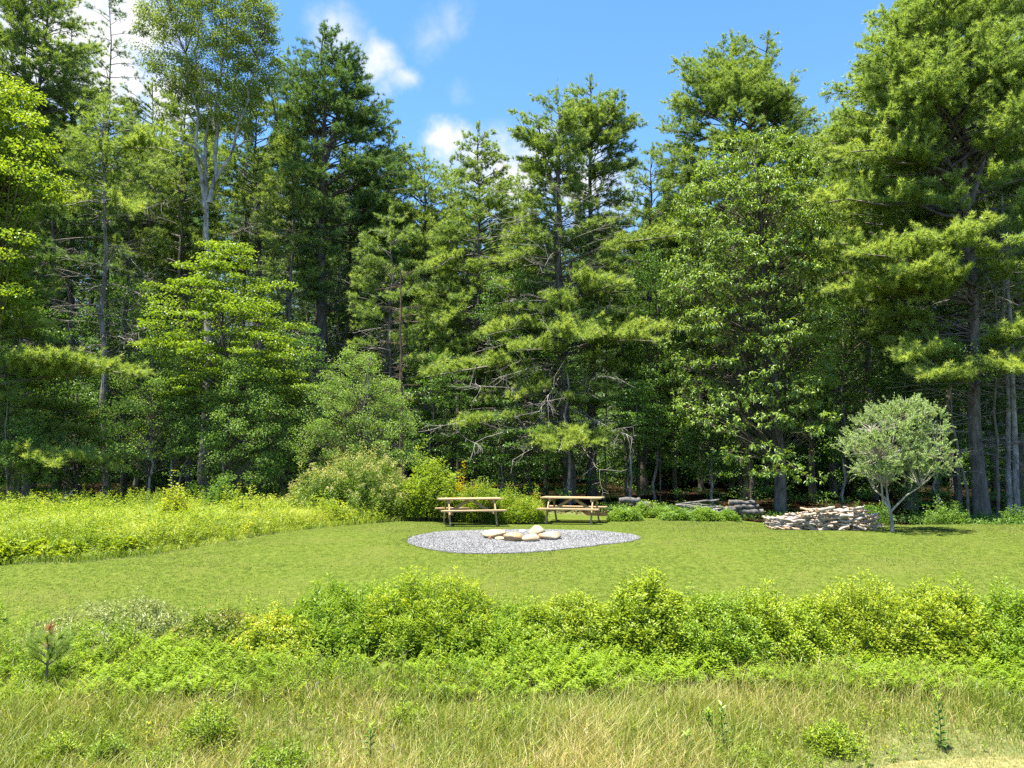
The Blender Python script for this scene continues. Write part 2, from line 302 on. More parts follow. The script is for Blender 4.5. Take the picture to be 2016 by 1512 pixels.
_lf = [G(px, py) for px, py in [(0, 1115), (150, 1108), (290, 1097), (420, 1072), (560, 1049), (700, 1034), (800, 1026), (862, 1018), (950, 1013), (1010, 1011), (1080, 1012), (1200, 1017), (1350, 1023), (1500, 1029), (1640, 1030), (1750, 1031), (2010, 1032)]]
lfx = np.array([-60] + [p[0] for p in _lf] + [60]); lfy = np.array([_lf[0][1] - 1] + [p[1] for p in _lf] + [_lf[-1][1] + .6])
_o = np.argsort(lfx); lfx = lfx[_o]; lfy = lfy[_o]
far = lambda x: np.interp(x, lfx, lfy) + .12 * np.sin(np.asarray(x) * 3.1) * .4
near = lambda x: np.interp(x, [-60, -9, -6, 60], [9.5, 9.5, 9.5, 9.5])
grid_sheet('lawn', np.linspace(-55, 55, 441), near, far, 90, .006, M['lawn'])
grid_sheet('meadow', np.linspace(-55, 55, 221), lambda x: 0 * x - 3.0, lambda x: near(x) + .25, 40, .003, M['soil'])
grid_sheet('rough_meadow', np.linspace(-55, 2.5, 200), lambda x: far(x) - .1, lambda x: 0 * x + 27.5, 50, .0035, M['soil'])
grid_sheet('mown_path', np.linspace(2.2, 14, 80), lambda x: 0 * x + 2, lambda x: np.interp(x, [2.2, 3.2, 4.2, 6, 14], [6.6, 7.9, 8.3, 8.45, 8.8]), 40, .010, M['path'])

gr = np.array([G(px, py)[:2] for px, py in [(800, 1068), (812, 1058), (850, 1050), (930, 1046), (1020, 1044), (1120, 1045), (1200, 1048), (1250, 1054), (1263, 1061), (1240, 1067), (1180, 1074), (1120, 1081), (1060, 1087), (980, 1091), (900, 1090), (850, 1083), (815, 1075)]])
gc = gr.mean(0)
ga = np.arctan2(gr[:, 1] - gc[1], gr[:, 0] - gc[0]); gR = np.hypot(*(gr - gc).T); _o = np.argsort(ga); ga = ga[_o]; gR = gR[_o]
GR = lambda th: np.interp(th, np.concatenate([ga - 2 * math.pi, ga, ga + 2 * math.pi]), np.tile(gR, 3))
th = np.linspace(-math.pi, math.pi, 121)[:-1]; rr = np.linspace(0.02, 1, 24)
X = gc[0] + rr[:, None] * GR(th) * np.cos(th); Y = gc[1] + rr[:, None] * GR(th) * np.sin(th)
i = np.arange(23)[:, None] * 120 + np.arange(120); i2 = np.arange(23)[:, None] * 120 + (np.arange(120) + 1) % 120
a = Acc(); a.add(np.stack([X, Y, g(X, Y) + .014], -1).reshape(-1, 3), np.stack([i, i + 120, i2 + 120, i2], -1).reshape(-1, 4), 0, True)
a.add(np.stack([X, Y, g(X, Y) + .014], -1).reshape(-1, 3)[:120], np.arange(120)[None], 0)
tag(link_mesh('gravel_bed', a, M['gravel_bed']), kind='structure')
def in_gravel(x, y, k=1.0):
    return np.hypot(x - gc[0], y - gc[1]) < GR(np.arctan2(y - gc[1], x - gc[0])) * k
rng = np.random.default_rng(5)
n = 44000; th = rng.uniform(-math.pi, math.pi, n); r_ = np.sqrt(rng.uniform(0, 1, n)) * GR(th) * rng.uniform(.98, 1.0, n) * (1 + (rng.uniform(0, 1, n) < .04) * rng.exponential(.02, n))
cx = gc[0] + r_ * np.cos(th); cy = gc[1] + r_ * np.sin(th); sz = rng.uniform(.008, .018, n)
oc = np.array([[1, 0, 0], [0, 1, 0], [-1, 0, 0], [0, -1, 0], [0, 0, 1], [0, 0, -1]], float)
of = np.array([[0, 1, 4], [1, 2, 4], [2, 3, 4], [3, 0, 4], [1, 0, 5], [2, 1, 5], [3, 2, 5], [0, 3, 5]])
A = rng.normal(size=(n, 3, 3)); q, _ = np.linalg.qr(A)
v = (oc[None] * rng.uniform(.6, 1.3, (n, 6, 1))) @ q * sz[:, None, None] + np.stack([cx, cy, g(cx, cy) + .02], -1)[:, None]
a = Acc(); a.add(v, (np.arange(n)[:, None, None] * 6 + of[None]).reshape(-1, 3), np.repeat(rng.uniform(.25, .72, n), 8))
tag(link_mesh('gravel', a, M['gravel']), 'pale grey crushed stone spread around the fire ring', 'gravel', kind='stuff')

# ------------------------------------------------------------------ grasses
def blades(a, x, y, h, w, lean, rng, tint, dz=0.0, wind=(.3, 0)):
    n = len(x); b = np.stack([x, y, g(x, y) + dz], -1)
    th = rng.uniform(0, 2 * math.pi, n); l = lean * rng.uniform(.2, 1.2, n) * h
    off = np.stack([np.cos(th) * l + wind[0] * h * .3, np.sin(th) * l + wind[1] * h, 0 * l], -1)
    ph = rng.uniform(0, math.pi, n); s = np.stack([np.cos(ph), np.sin(ph), 0 * ph], -1) * (w * .5)[:, None]
    up = np.zeros((n, 3)); up[:, 2] = h
    m = b + off * .3 + up * .55; t = b + off + up * np.clip(1 - lean * .35, .5, 1)
    v = np.stack([b - s, b + s, m + s * .8, m - s * .8, t], 1); i = np.arange(n)[:, None] * 5
    a.add(v, i + np.array([[0, 1, 2, 3]]), tint); a.add(v, i + np.array([[3, 2, 4]]), tint)
def fbm(x, y, sc_, seed):
    r = np.random.default_rng(seed); z = 0; am = 1; tot = 0
    for o in range(4):
        for k in range(3):
            d = r.uniform(0, 2 * math.pi); z = z + am * np.sin((x * math.cos(d) + y * math.sin(d)) * sc_ * 2 ** o * r.uniform(.7, 1.4) + r.uniform(0, 6.3)); tot += am
        am *= .6
    return z / tot * 1.6
# lawn blades
rng = np.random.default_rng(11); n = 330000
y = 10.5 + 12.5 * rng.uniform(0, 1, n) ** 1.15; x = rng.uniform(-1, 1, n) * (.74 * y + .6)
k = (y < far(x) + .05 * rng.normal(size=n)) & ~in_gravel(x, y, 1.0); x, y = x[k], y[k]; n = len(x)
a = Acc(); hh = rng.uniform(.012, .032, n) * (1 + .25 * fbm(x, y, 1.2, 3)); edge = in_gravel(x, y, 1.06); hh[edge] *= 1.5
straw = np.clip((16 - y) / 3, 0, 1) * .30 * np.clip((x + 1) / 5, .10, 1) * np.clip(.6 + fbm(x, y * 1.6, 1.1, 19), 0, 1.4)
blades(a, x, y, hh, rng.uniform(.006, .012, n), 1.3, rng, np.clip(rng.normal(.44, .10, n) + straw + .15 * fbm(x, y * 2.2, 1.8, 8) + .09 * np.sin(y * 5.5 + x * .3) + .12 * (fbm(x, y, 3.5, 9) > .5), 0, 1))
tag(link_mesh('lawn_grass', a, M['lawn_blade']), 'short mown grass of the lawn', 'grass', kind='stuff')
# foreground meadow
rng = np.random.default_rng(12); n = 150000
y = rng.uniform(6.6, 11.6, n); x = rng.uniform(-1, 1, n) * (.74 * y + .5)
lim = np.interp(x, [-8.5, -5, -2, 8], [11.4, 10.8, 10.3, 10.3]); pathlim = np.interp(x, [2.2, 3.2, 4.2, 6, 14], [6.6, 7.9, 8.3, 8.45, 8.8])
k = (y < lim) & (y > pathlim + .1 * rng.normal(size=n)) & (rng.uniform(0, 1, n) < .75 + .4 * fbm(x, y, 1.1, 21)); x, y = x[k], y[k]; n = len(x)
a = Acc(); f1 = fbm(x, y, 1.0, 30)
hh = rng.uniform(.10, .42, n) * (1 + .55 * fbm(x, y, 1.5, 22)) * np.clip((y - np.interp(x, [2.2, 3.2, 4.2, 6, 14], [6.6, 7.9, 8.3, 8.45, 8.8])) / .8, .25, 1)
blades(a, x, y, hh, rng.uniform(.004, .010, n), .62, rng, np.clip(rng.normal(.43, .18, n) + .34 * f1 + .1 * (y < 9.6), 0, 1), wind=(.12, 0))
k = rng.uniform(0, 1, n) < .3
blades(a, x[k], y[k], hh[k] * 1.35, np.full(k.sum(), .0045), .5, rng, np.clip(rng.normal(.8, .12, k.sum()) + .2 * f1[k], 0, 1), wind=(.25, 0))
tag(link_mesh('meadow_grass', a, M['grass']), 'loose green and straw coloured grass in the foreground meadow', 'grass', kind='stuff')
# short grass of mown path corner
rng = np.random.default_rng(13); n = 26000; x = rng.uniform(2.0, 8, n); y = rng.uniform(6.8, 8.6, n)
k = y < np.interp(x, [2.2, 3.2, 4.2, 6, 14], [6.6, 7.9, 8.3, 8.45, 8.8]); x, y = x[k], y[k]; n = len(x); a = Acc()
blades(a, x, y, rng.uniform(.02, .06, n), rng.uniform(.003, .006, n), 1.2, rng, np.clip(rng.normal(.8, .18, n), 0, 1), dz=.008)
tag(link_mesh('cut_grass', a, M['grass']), 'short dry cut grass at the lower right edge', 'grass', kind='stuff')
def weeds(name, label, x, y, h, rng, m, ln, wd, tint, nl=14):
    n = len(x); a = Acc(); gz = g(x, y); i = np.repeat(np.arange(n), nl); t = rng.uniform(.25, 1, len(i)); th = rng.uniform(0, 6.283, n); lx = np.cos(th) * .15 * h; ly = np.sin(th) * .15 * h
    c = np.stack([x[i] + lx[i] * t ** 2 + rng.normal(0, .12, len(i)) * h[i] * (1.1 - t), y[i] + ly[i] * t ** 2 + rng.normal(0, .12, len(i)) * h[i] * (1.1 - t), gz[i] + h[i] * t], -1)
    a_ = rng.uniform(0, 6.283, len(i)); d = np.stack([np.cos(a_), np.sin(a_), rng.uniform(-.2, .9, len(i))], -1); sc_ = (1.15 - .55 * t)
    leaves(a, c, d, np.array([0, -.2, .8]) + rng.normal(size=c.shape) * .5, ln * sc_ * rng.uniform(.6, 1.2, len(i)), wd * sc_, np.clip(tint[i] + rng.normal(0, .1, len(i)) + .15 * (t - .5), 0, 1))
    P0 = np.stack([x, y, gz], -1); P1 = np.stack([x + lx, y + ly, gz + h], -1); tubes(a, np.stack([P0, (P0 + P1) / 2, P1], 1), np.full((n, 3), .002) * [1.3, 1, .5], 3, .3)
    tag(link_mesh(name, a, m), label, 'weeds', kind='stuff')
rng = np.random.default_rng(41); n = 2600; y = rng.uniform(7.2, 11.3, n); x = rng.uniform(-1, 1, n) * (.74 * y + .5); k = (fbm(x, y, 1.4, 61) + rng.normal(size=n) * .3 > .0) & (y > np.interp(x, [2.2, 3.2, 4.2, 6, 14], [6.6, 7.9, 8.3, 8.45, 8.8])); x, y = x[k], y[k]
weeds('meadow_weeds', 'small leafy weeds mixed into the foreground grass', x, y, rng.uniform(.10, .38, len(x)), rng, M['shrub'], .05, .018, np.clip(rng.normal(.45, .15, len(x)), 0, 1), 16)
rng = np.random.default_rng(43); n = 1500; y = rng.uniform(9.9, 12.6, n); x = rng.uniform(-1, 1, n) * (.74 * y + .5); k = fbm(x, y, 1.7, 65) + rng.normal(size=n) * .3 > .05; x, y = x[k], y[k]
weeds('belt_weeds', 'leafy stems and weeds growing up between the foreground shrubs', x, y, rng.uniform(.3, .85, len(x)) * np.interp(y, [9.9, 10.8, 11.8, 12.6], [.6, 1, .9, .45]), rng, M['shrub_dark'], .07, .022, np.clip(rng.normal(.55, .2, len(x)), 0, 1), 30)
rng = np.random.default_rng(42); n = 6000; y = 14 + 13.5 * rng.uniform(0, 1, n) ** .8; x = rng.uniform(-1, .05, n) * (.74 * y + .5); k = (y > far(x) + .1) & (x < np.interp(y, [20, 22, 26], [-1.9, .9, 1.1])) & (fbm(x, y, .7, 62) + rng.normal(size=n) * .35 > -.1); x, y = x[k], y[k]
weeds('tall_weeds', 'leafy yellow green weeds growing through the tall grass of the left meadow', x, y, rng.uniform(.3, .95, len(x)) * np.clip((y - far(x)) / 1.0 + .4, .4, 1) * (1 + .25 * fbm(x, y, .8, 63)), rng, M['shrub'], .10, .035, np.clip(rng.normal(.5, .14, len(x)) + .25 * fbm(x, y, .5, 64), 0, 1), 26)
# left tall meadow
rng = np.random.default_rng(14); n = 230000
y = rng.uniform(13.5, 27.5, n); x = rng.uniform(-1, .09, n) * (.74 * y + .5)
k = (y > far(x) + .06 * rng.normal(size=n)) & (x < np.interp(y, [20, 22, 26], [-1.9, .9, 1.1])); x, y = x[k], y[k]; n = len(x)
a = Acc(); edge = np.clip((y - far(x)) / 1.2, .35, 1)
hh = rng.uniform(.25, .75, n) * (1 + .45 * fbm(x, y, 1.0, 5)) * edge
blades(a, x, y, hh, rng.uniform(.006, .016, n), .8, rng, np.clip(rng.normal(.48, .15, n) + .25 * fbm(x, y * 1.5, .8, 6), 0, 1), wind=(.1, 0))
tag(link_mesh('tall_grass', a, M['tall']), 'tall yellow green grass and weeds of the left meadow', 'grass', kind='stuff')

# ------------------------------------------------------------------ trees
class Env:
    """crown outline given as (row, left px, right px) at distance Y"""
    def __init__(s, rows, Y):
        q = sorted([(P(l, r, Y)[2], P(l, r, Y)[0], P(rt, r, Y)[0]) for r, l, rt in rows])
        s.z = np.array([k[0] for k in q]); s.l = np.array([k[1] for k in q]); s.r = np.array([k[2] for k in q])
    def at(s, z): return np.interp(z, s.z, s.l), np.interp(z, s.z, s.r)
def trunk_pts(B, T, rng, K=14, wob=.12):
    t = np.linspace(0, 1, K)[:, None]; p = B + (T - B) * t
    w = rng.normal(size=(K, 2)) * wob; w[0] = 0; w[-1] = 0; p[:, :2] += w; return p
def trunk_at(p, z):
    return np.stack([np.interp(z, p[:, 2], p[:, 0]), np.interp(z, p[:, 2], p[:, 1])], -1)
def dead_twigs(ta, rng, pts, zlo, zhi, n, lmin=.8, lmax=2.6, r=.018, front=.6):
    z = rng.uniform(zlo, zhi, n); b = trunk_at(pts, z); ph = rng.uniform(0, 2 * math.pi, n)
    fr = rng.uniform(0, 1, n) < front; ph[fr] = -rng.uniform(0, math.pi, fr.sum())
    d = np.stack([np.cos(ph), np.sin(ph), 0 * ph], -1); l = rng.uniform(lmin, lmax, n)[:, None]
    p0 = np.concatenate([b, z[:, None]], 1)
    p2 = p0 + d * l + np.stack([0 * z, 0 * z, rng.normal(-.05, .16, n) * l[:, 0]], -1) + rng.normal(size=(n, 3)) * .12
    p1 = (p0 + p2) / 2 + np.stack([rng.normal(size=n) * .15, rng.normal(size=n) * .15, l[:, 0] * rng.uniform(-.05, .16, n)], -1)
    C = bez(p0, p1, p2, 6); rr = r * (.5 + .5 * l / lmax) * np.linspace(1, .3, 6)[None]
    tubes(ta, C, rr, 4, 1.0)
    k = 5; idx = np.repeat(np.arange(n), k); t = rng.uniform(.3, 1, n * k); q0 = C[idx, np.minimum((t * 5).astype(int), 5)]
    dd = nrm(d[idx] * .8 + rng.normal(size=(n * k, 3)) * .6); ll = l[idx] * rng.uniform(.15, .45, (n * k, 1))
    q2 = q0 + dd * ll; q1 = (q0 + q2) / 2 + rng.normal(size=q0.shape) * .06
    tubes(ta, bez(q0, q1, q2, 4), np.full((n * k, 4), r * .32) * np.linspace(1, .5, 4), 3, 1.0)
def pine_branch(cc, aa, tt, limb, rng, p0, d, L, rise, t0, dens, wide=1.0, sag=.06):
    """one bough: a limb with a flat fan of needled twigs"""
    s = np.array([-d[1], d[0], 0])
    p2 = p0 + d * L + np.array([0, 0, rise * L]); p1 = p0 + d * L * .5 + np.array([0, 0, (rise * .5 + sag * 2) * L])
    limb.append((p0, p1, p2))
    ns = max(4, int(L * (1 - t0) / .10 * dens)); t = rng.uniform(t0, 1, ns)
    tb = t[:, None]; q = (1 - tb) ** 2 * p0 + 2 * tb * (1 - tb) * p1 + tb ** 2 * p2
    sg = rng.choice([-1, 1], ns)[:, None]
    ln = (.22 + .26 * L * wide * np.sin(np.clip((t - t0) / (1.02 - t0), 0, 1) * 2.3 + .75) ** .8) * rng.uniform(.55, 1.1, ns)
    dd = nrm(d * rng.uniform(.45, 1.0, (ns, 1)) + sg * s * rng.uniform(.35, .95, (ns, 1)) + np.stack([0 * t, 0 * t, rng.normal(.10, .12, ns)], -1))
    nt_ = np.maximum(3, (ln / .085).astype(int)); idx = np.repeat(np.arange(ns), nt_)
    u = rng.uniform(.12, 1, len(idx)); c = q[idx] + dd[idx] * (ln[idx] * u)[:, None]
    c[:, 2] += (u ** 1.6) * .10 * ln[idx] + rng.normal(0, .035, len(idx))
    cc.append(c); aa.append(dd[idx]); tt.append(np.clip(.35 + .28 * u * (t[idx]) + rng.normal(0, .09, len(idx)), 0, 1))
def finish(root, label, cat, B, ta, ca, tm, cm, group=None, tname='trunk', cname='crown'):
    o = empty(root, B, label, cat, group)
    link_mesh(tname, shift(ta, B), tm, o)
    if ca is not None and ca.n: link_mesh(cname, shift(ca, B), cm, o)
    return o
def dead_limbs(ta, rng, lst, Y):
    for (x0, y0, x1, y1, dy, r) in lst:
        p0 = P(x0, y0, Y); p2 = P(x1, y1, Y + dy); L_ = np.linalg.norm(p2 - p0); p1 = (p0 + p2) / 2 + [0, 0, rng.uniform(-.06, .14) * L_]
        C = bez(p0[None], p1[None], p2[None], 11); C[:, 1:-1] += rng.normal(size=(1, 9, 3)) * .03; r *= .8; tubes(ta, C, (r * np.linspace(1, .2, 11))[None], 5, 1.0)
        n = 16; i = rng.integers(3, 11, n); d = nrm(nrm(p2 - p0) * .7 + rng.normal(size=(n, 3)) * .6); l = rng.uniform(.12, .32, (n, 1)) * L_ * .6; q0 = C[0, i]; q2 = q0 + d * l
        C2 = bez(q0, (q0 + q2) / 2 + rng.normal(size=(n, 3)) * .05, q2, 5); tubes(ta, C2, np.full((n, 5), r * .36) * np.linspace(1, .3, 5), 4, 1.0)
        j = np.repeat(np.arange(n), 4); q0 = C2[j, rng.integers(1, 5, n * 4)]; q2 = q0 + nrm(d[j] + rng.normal(size=(n * 4, 3)) * .7) * l[j] * .35; tubes(ta, np.stack([q0, (q0 + q2) / 2, q2], 1), np.full((n * 4, 3), r * .16), 3, 1.0)
def pine(label, Y, bx, tip, rows, seed, m='pine', dead=(), boughs=(), dlimbs=(), r=.22, step=.5, per=5, k=6, ln=.19, w=.021, dens=1.0, gap=.12, group=None, leader=None, cm=None, tilt=0, bark='bark', cones=0, depth=.85, brow=960):
    rng = np.random.default_rng(seed); E = Env(rows, Y)
    T = P(tip[0], tip[1], Y); bp = P(bx, brow, Y); B = np.array([bp[0], Y, float(g(bp[0], Y)) - .05])
    pts = trunk_pts(B, T, rng, wob=.07); ta, ca = Acc(), Acc()
    H = T[2] - B[2]; fr = np.linspace(0, 1, len(pts)); rad = r * ((1 - fr) ** .85 * .93 + .04); rad[0] *= 1.25
    tubes(ta, pts, rad, 9)
    stems = [(pts, E.z[0], T[2])]
    for (fz_row, lx, lrow) in (leader or []):      # forked leaders
        z0 = P(1008, fz_row, Y)[2]; b0 = np.append(trunk_at(pts, z0), z0); T2 = P(lx, lrow, Y + rng.uniform(-.5, .5))
        m_ = (b0 + T2) / 2 + np.array([(T2[0] - b0[0]) * .3, 0, 0]); p2 = bez(b0[None], m_[None], T2[None], 9)[0]
        tubes(ta, p2, np.linspace(r * .5, r * .06, 9), 7); stems.append((p2, z0 + (T2[2] - z0) * .35, T2[2]))
    cc, aa, tt, limb = [], [], [], []
    for p_, zlo, zhi in stems:
        z = zlo; step_ = step * .82
        while z < zhi - .25:
            f = (zhi - z) / max(1e-3, T[2] - E.z[0])
            for j in range(per):
                if rng.uniform() < gap: continue
                zz = z + rng.uniform(-.25, .25) * step; tx, ty = trunk_at(p_, min(zz, zhi)); ph = rng.uniform(0, 2 * math.pi)
                if j < 1: ph = rng.choice([0, math.pi]) + rng.normal() * .35
                l, r_ = E.at(zz); c_, s_ = math.cos(ph), math.sin(ph)
                rx = max(.3, (r_ - tx) if c_ > 0 else (tx - l)); ry = max(.3, depth * .5 * (r_ - l))
                R = 1 / math.sqrt((c_ / rx) ** 2 + (s_ / ry) ** 2)
                Lb = R * rng.uniform(.68, 1.1); 
                if Lb < .25: Lb = .25
                rise = (.62 - .5 * min(1, f * 1.4)) + rng.normal() * .08
                p0 = np.array([tx, ty, zz - rise * Lb * .75])
                if p0[2] < B[2] + .6: p0[2] = B[2] + .6
                pine_branch(cc, aa, tt, limb, rng, p0, np.array([c_, s_, 0]), Lb, rise, .12 if Lb < 1.3 else (.28 if Lb < 2.5 else .42), dens)
            z += step_ * rng.uniform(.8, 1.2)
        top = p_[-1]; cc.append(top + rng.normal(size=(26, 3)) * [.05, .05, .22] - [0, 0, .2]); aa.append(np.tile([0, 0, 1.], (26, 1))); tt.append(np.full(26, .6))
    for (x0, y0, x1, y1, dy, wd) in boughs:           # the boughs one can single out in the picture
        a0 = P(x0, y0, Y - .1); a1 = P(x1, y1, Y + dy); d = a1 - a0; Lb = math.hypot(d[0], d[1])
        pine_branch(cc, aa, tt, limb, rng, a0, np.array([d[0] / Lb, d[1] / Lb, 0]), Lb, d[2] / Lb, .3, 1.9, wd, .05)
        tt[-1] = np.clip(tt[-1] + .15, 0, 1)
    p0, p1, p2 = [np.array(q) for q in zip(*limb)]
    Ls = np.linalg.norm(p2 - p0, axis=1); C = bez(p0, p1, p2, 6)
    C[:, 1:-1] += rng.normal(size=(len(C), 4, 3)) * .03 * Ls[:, None, None] * .4
    tubes(ta, C, (.008 + .011 * Ls)[:, None] * np.linspace(1, .25, 6)[None], 4)
    dead_limbs(ta, rng, dlimbs, Y)
    for (rlo, rhi, n_, lm) in dead:
        dead_twigs(ta, rng, pts, P(1008, rhi, Y)[2], P(1008, rlo, Y)[2], n_, lm * .4, lm)
    c = np.concatenate(cc); aa = np.concatenate(aa); tt = np.concatenate(tt)
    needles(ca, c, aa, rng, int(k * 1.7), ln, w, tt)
    return finish('pine_tree', label, 'tree', B, ta, ca, [M[bark], M['bark_dead']], M[cm or m], group)

def clump_leaves(ca, rng, c, rad, nl, ln, wd, droop, mode='up', tint0=.45, tvar=.12):
    n = len(c); idx = np.repeat(np.arange(n), nl)
    if mode == 'whorl':       # leaves in rosettes at twig ends
        per = 7; nw = nl // per; wi = np.repeat(np.arange(n), nw); o = nrm(rng.normal(size=(len(wi), 3))) * rng.uniform(.35, 1, (len(wi), 1)) ** .5
        o[:, 2] = np.abs(o[:, 2]) * .9 - .25; wc = c[wi] + o * rad[wi]; outd = nrm(o * [1, 1, .4] + [0, -.12, .1])
        ii = np.repeat(np.arange(len(wi)), per); a_ = rng.uniform(0, 2 * math.pi, len(ii))
        s1 = nrm(np.cross(outd[ii], rng.normal(size=(len(ii), 3)))); d = nrm(s1 * .9 + outd[ii] * .55 + [0, 0, -droop])
        nrm_ = nrm(np.array([0, 0, 1.]) + outd[ii] * .5 + rng.normal(size=d.shape) * .3)
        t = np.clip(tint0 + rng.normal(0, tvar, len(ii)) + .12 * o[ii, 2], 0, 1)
        leaves(ca, wc[ii] + d * .02, d, nrm_, ln * rng.uniform(.7, 1.15, len(ii)), wd * rng.uniform(.8, 1.1, len(ii)), t); return
    o = nrm(rng.normal(size=(len(idx), 3))) * rng.uniform(.1, 1, (len(idx), 1)) ** .45
    if mode == 'layer': o[:, 2] = o[:, 2] * .55
    p = c[idx] + o * rad[idx]
    d = nrm(o * [1, 1, .3] + rng.normal(size=p.shape) * .6 + [0, 0, -droop])
    nv = nrm(np.array([0, 0, 1.1 if mode == 'layer' else .7]) + o * .5 + rng.normal(size=p.shape) * (.45 if mode == 'layer' else .7))
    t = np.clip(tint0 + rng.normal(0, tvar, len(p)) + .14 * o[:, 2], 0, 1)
    leaves(ca, p, d, nv, ln * rng.uniform(.65, 1.15, len(p)), wd * rng.uniform(.75, 1.1, len(p)), t)
def broadleaf(name, label, Y, bx, tip, rows, seed, m, ncl, crad, nl, ln, wd, mode='up', droop=.3, r=.16, surf=.55, tint0=.45, bark='bark_grey', stems=1, extra=(), group=None, cat='tree', flat=.5, brow=960, lo=None, base=None, fork=.35, depth=.85, limbw=1.0, mains=None):
    rng = np.random.default_rng(seed); E = Env(rows, Y); T = P(tip[0], tip[1], Y)
    bp = P(bx, brow, Y); B = np.array([bp[0], Y, float(g(bp[0], Y)) - .04])
    ta, ca = Acc(), Acc(); H = T[2] - B[2]
    sp = []
    for s in range(stems):
        off = np.array([0, 0, 0.]) if stems == 1 else np.array([rng.normal() * .05, rng.normal() * .05, 0])
        l, r_ = E.at(B[2] + H * .8); tp = T.copy()
        if stems > 1: tp = np.array([rng.uniform(l, r_) * .7 + T[0] * .3, Y + rng.uniform(-.3, .3) * (r_ - l), T[2] - rng.uniform(0, .25) * H])
        p = trunk_pts(B + off, tp, rng, wob=.01 + .006 * H); fr = np.linspace(0, 1, len(p)); tubes(ta, p, (r / stems ** .4) * ((1 - fr) ** .8 * .9 + .05), 7); sp.append(p)
    z = []
    while len(z) < ncl:
        q = rng.uniform(E.z[0], E.z[-1]); l, r_ = E.at(q)
        if rng.uniform() < (r_ - l) / (E.r - E.l).max() + .05: z.append(q)
    z = np.array(z); l, r_ = E.at(z); mx_ = (l + r_) / 2; hw = (r_ - l) / 2
    ph = rng.uniform(0, 2 * math.pi, ncl); q = rng.uniform(0, 1, ncl) ** (surf * .5 + .05); q = np.clip(q, 0, 1)
    q *= .93
    C = np.stack([mx_ + np.cos(ph) * q * hw, Y + np.sin(ph) * q * hw * depth, z], -1)
    if len(extra): 
        ex = np.array([P(px, py, Y + dy) for px, py, dy in extra]); C = np.concatenate([C, ex])
    n = len(C); s = rng.uniform(.65, 1.25, n)[:, None]; rad = np.array([[crad, crad, crad * flat]]) * s
    bs = rng.integers(0, stems, n); b0 = np.empty((n, 3))
    for j in range(stems):
        k = bs == j; p = sp[j]; hd = np.hypot(C[k, 0] - trunk_at(p, C[k, 2])[:, 0], C[k, 1] - Y)
        zz = np.clip(C[k, 2] - .25 - fork * hd * 1.6, B[2] + .12 * H, p[-1, 2]); b0[k] = np.concatenate([trunk_at(p, zz), zz[:, None]], 1)
    if mains:
        nd = []
        for q_, r0, r1 in mains:
            pp = np.array([P(a_, b_, Y + c_) for a_, b_, c_ in q_]); u_ = np.linspace(0, len(pp) - 1, 13); pf = np.stack([np.interp(u_, np.arange(len(pp)), pp[:, i_]) for i_ in range(3)], -1)
            pf[1:-1] += rng.normal(size=(11, 3)) * .04; tubes(ta, pf, np.linspace(r0, r1, 13), 7); nd.append(pf[4:])
        nd = np.concatenate(nd); dd_ = C[:, None] - nd[None]; j_ = np.argmin(np.linalg.norm(dd_ * [1, 1, .7] - [0, 0, .35], axis=2) + 3 * (dd_[..., 2] < -.1), 1); b0 = nd[j_]
    md = b0 * .5 + C * .5 + np.stack([0 * C[:, 0], 0 * C[:, 0], .12 * np.linalg.norm(C - b0, axis=1)], -1) + rng.normal(size=C.shape) * .06
    dl = np.linalg.norm(C - b0, axis=1)
    tubes(ta, bez(b0, md, C, 6), ((.004 + .006 * dl) * limbw)[:, None] * np.linspace(1, .2, 6)[None], 4, 1.0)
    kk = 4; ii = np.repeat(np.arange(n), kk); e = C[ii] + rng.normal(size=(n * kk, 3)) * rad[ii] * .5
    tubes(ta, bez(C[ii] - (C - md)[ii] * .3, C[ii] * .5 + e * .5, e, 3), np.full((n * kk, 3), .005), 3, 1.0)
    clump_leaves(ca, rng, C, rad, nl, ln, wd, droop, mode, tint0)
    return finish(name, label, cat, B, ta, ca, [M[bark], M['twig']], M[m], group)

# ---- the tall pines of the tree line (distance, base px, tip px, outline)
pine('tall dark green pine whose pointed top stands just left of the small white clouds', 35, 630, (640, 48),
     [(48, 628, 652), (90, 590, 705), (160, 560, 728), (210, 552, 752), (270, 548, 792), (340, 555, 838), (420, 560, 812), (520, 580, 800), (600, 600, 770)], 1, 'pine_dark', dead=[(420, 800, 46, 3.4)], r=.34, k=7, dens=1.1, leader=[(330, 600, 110), (330, 690, 110)])
pine('shorter pine with a spiky open top in front of the low cloud left of centre', 33, 940, (942, 245),
     [(245, 925, 960), (290, 900, 985), (350, 895, 1000), (400, 880, 1040), (480, 850, 1050), (560, 830, 1060), (650, 815, 1060), (730, 830, 1050)], 2, 'pine', dead=[(600, 900, 46, 2.6)], r=.16, step=.42, k=8, gap=.08, per=6,
     boughs=[(940, 500, 850, 530, -2, 1), (940, 640, 1010, 650, -2.5, 1), (940, 690, 860, 720, -2.5, 1), (940, 560, 1020, 585, -2, 1.1), (940, 600, 870, 640, -2.5, 1)])
pine('pale green pine filling the gap left of centre below the dark pointed pine', 36, 845, (835, 300),
     [(300, 815, 850), (340, 770, 890), (420, 740, 930), (520, 730, 940), (620, 740, 930), (700, 760, 900)], 3, 'pine_bright', per=6, dead=[(600, 880, 44, 2.8)], r=.2, step=.5, k=6)
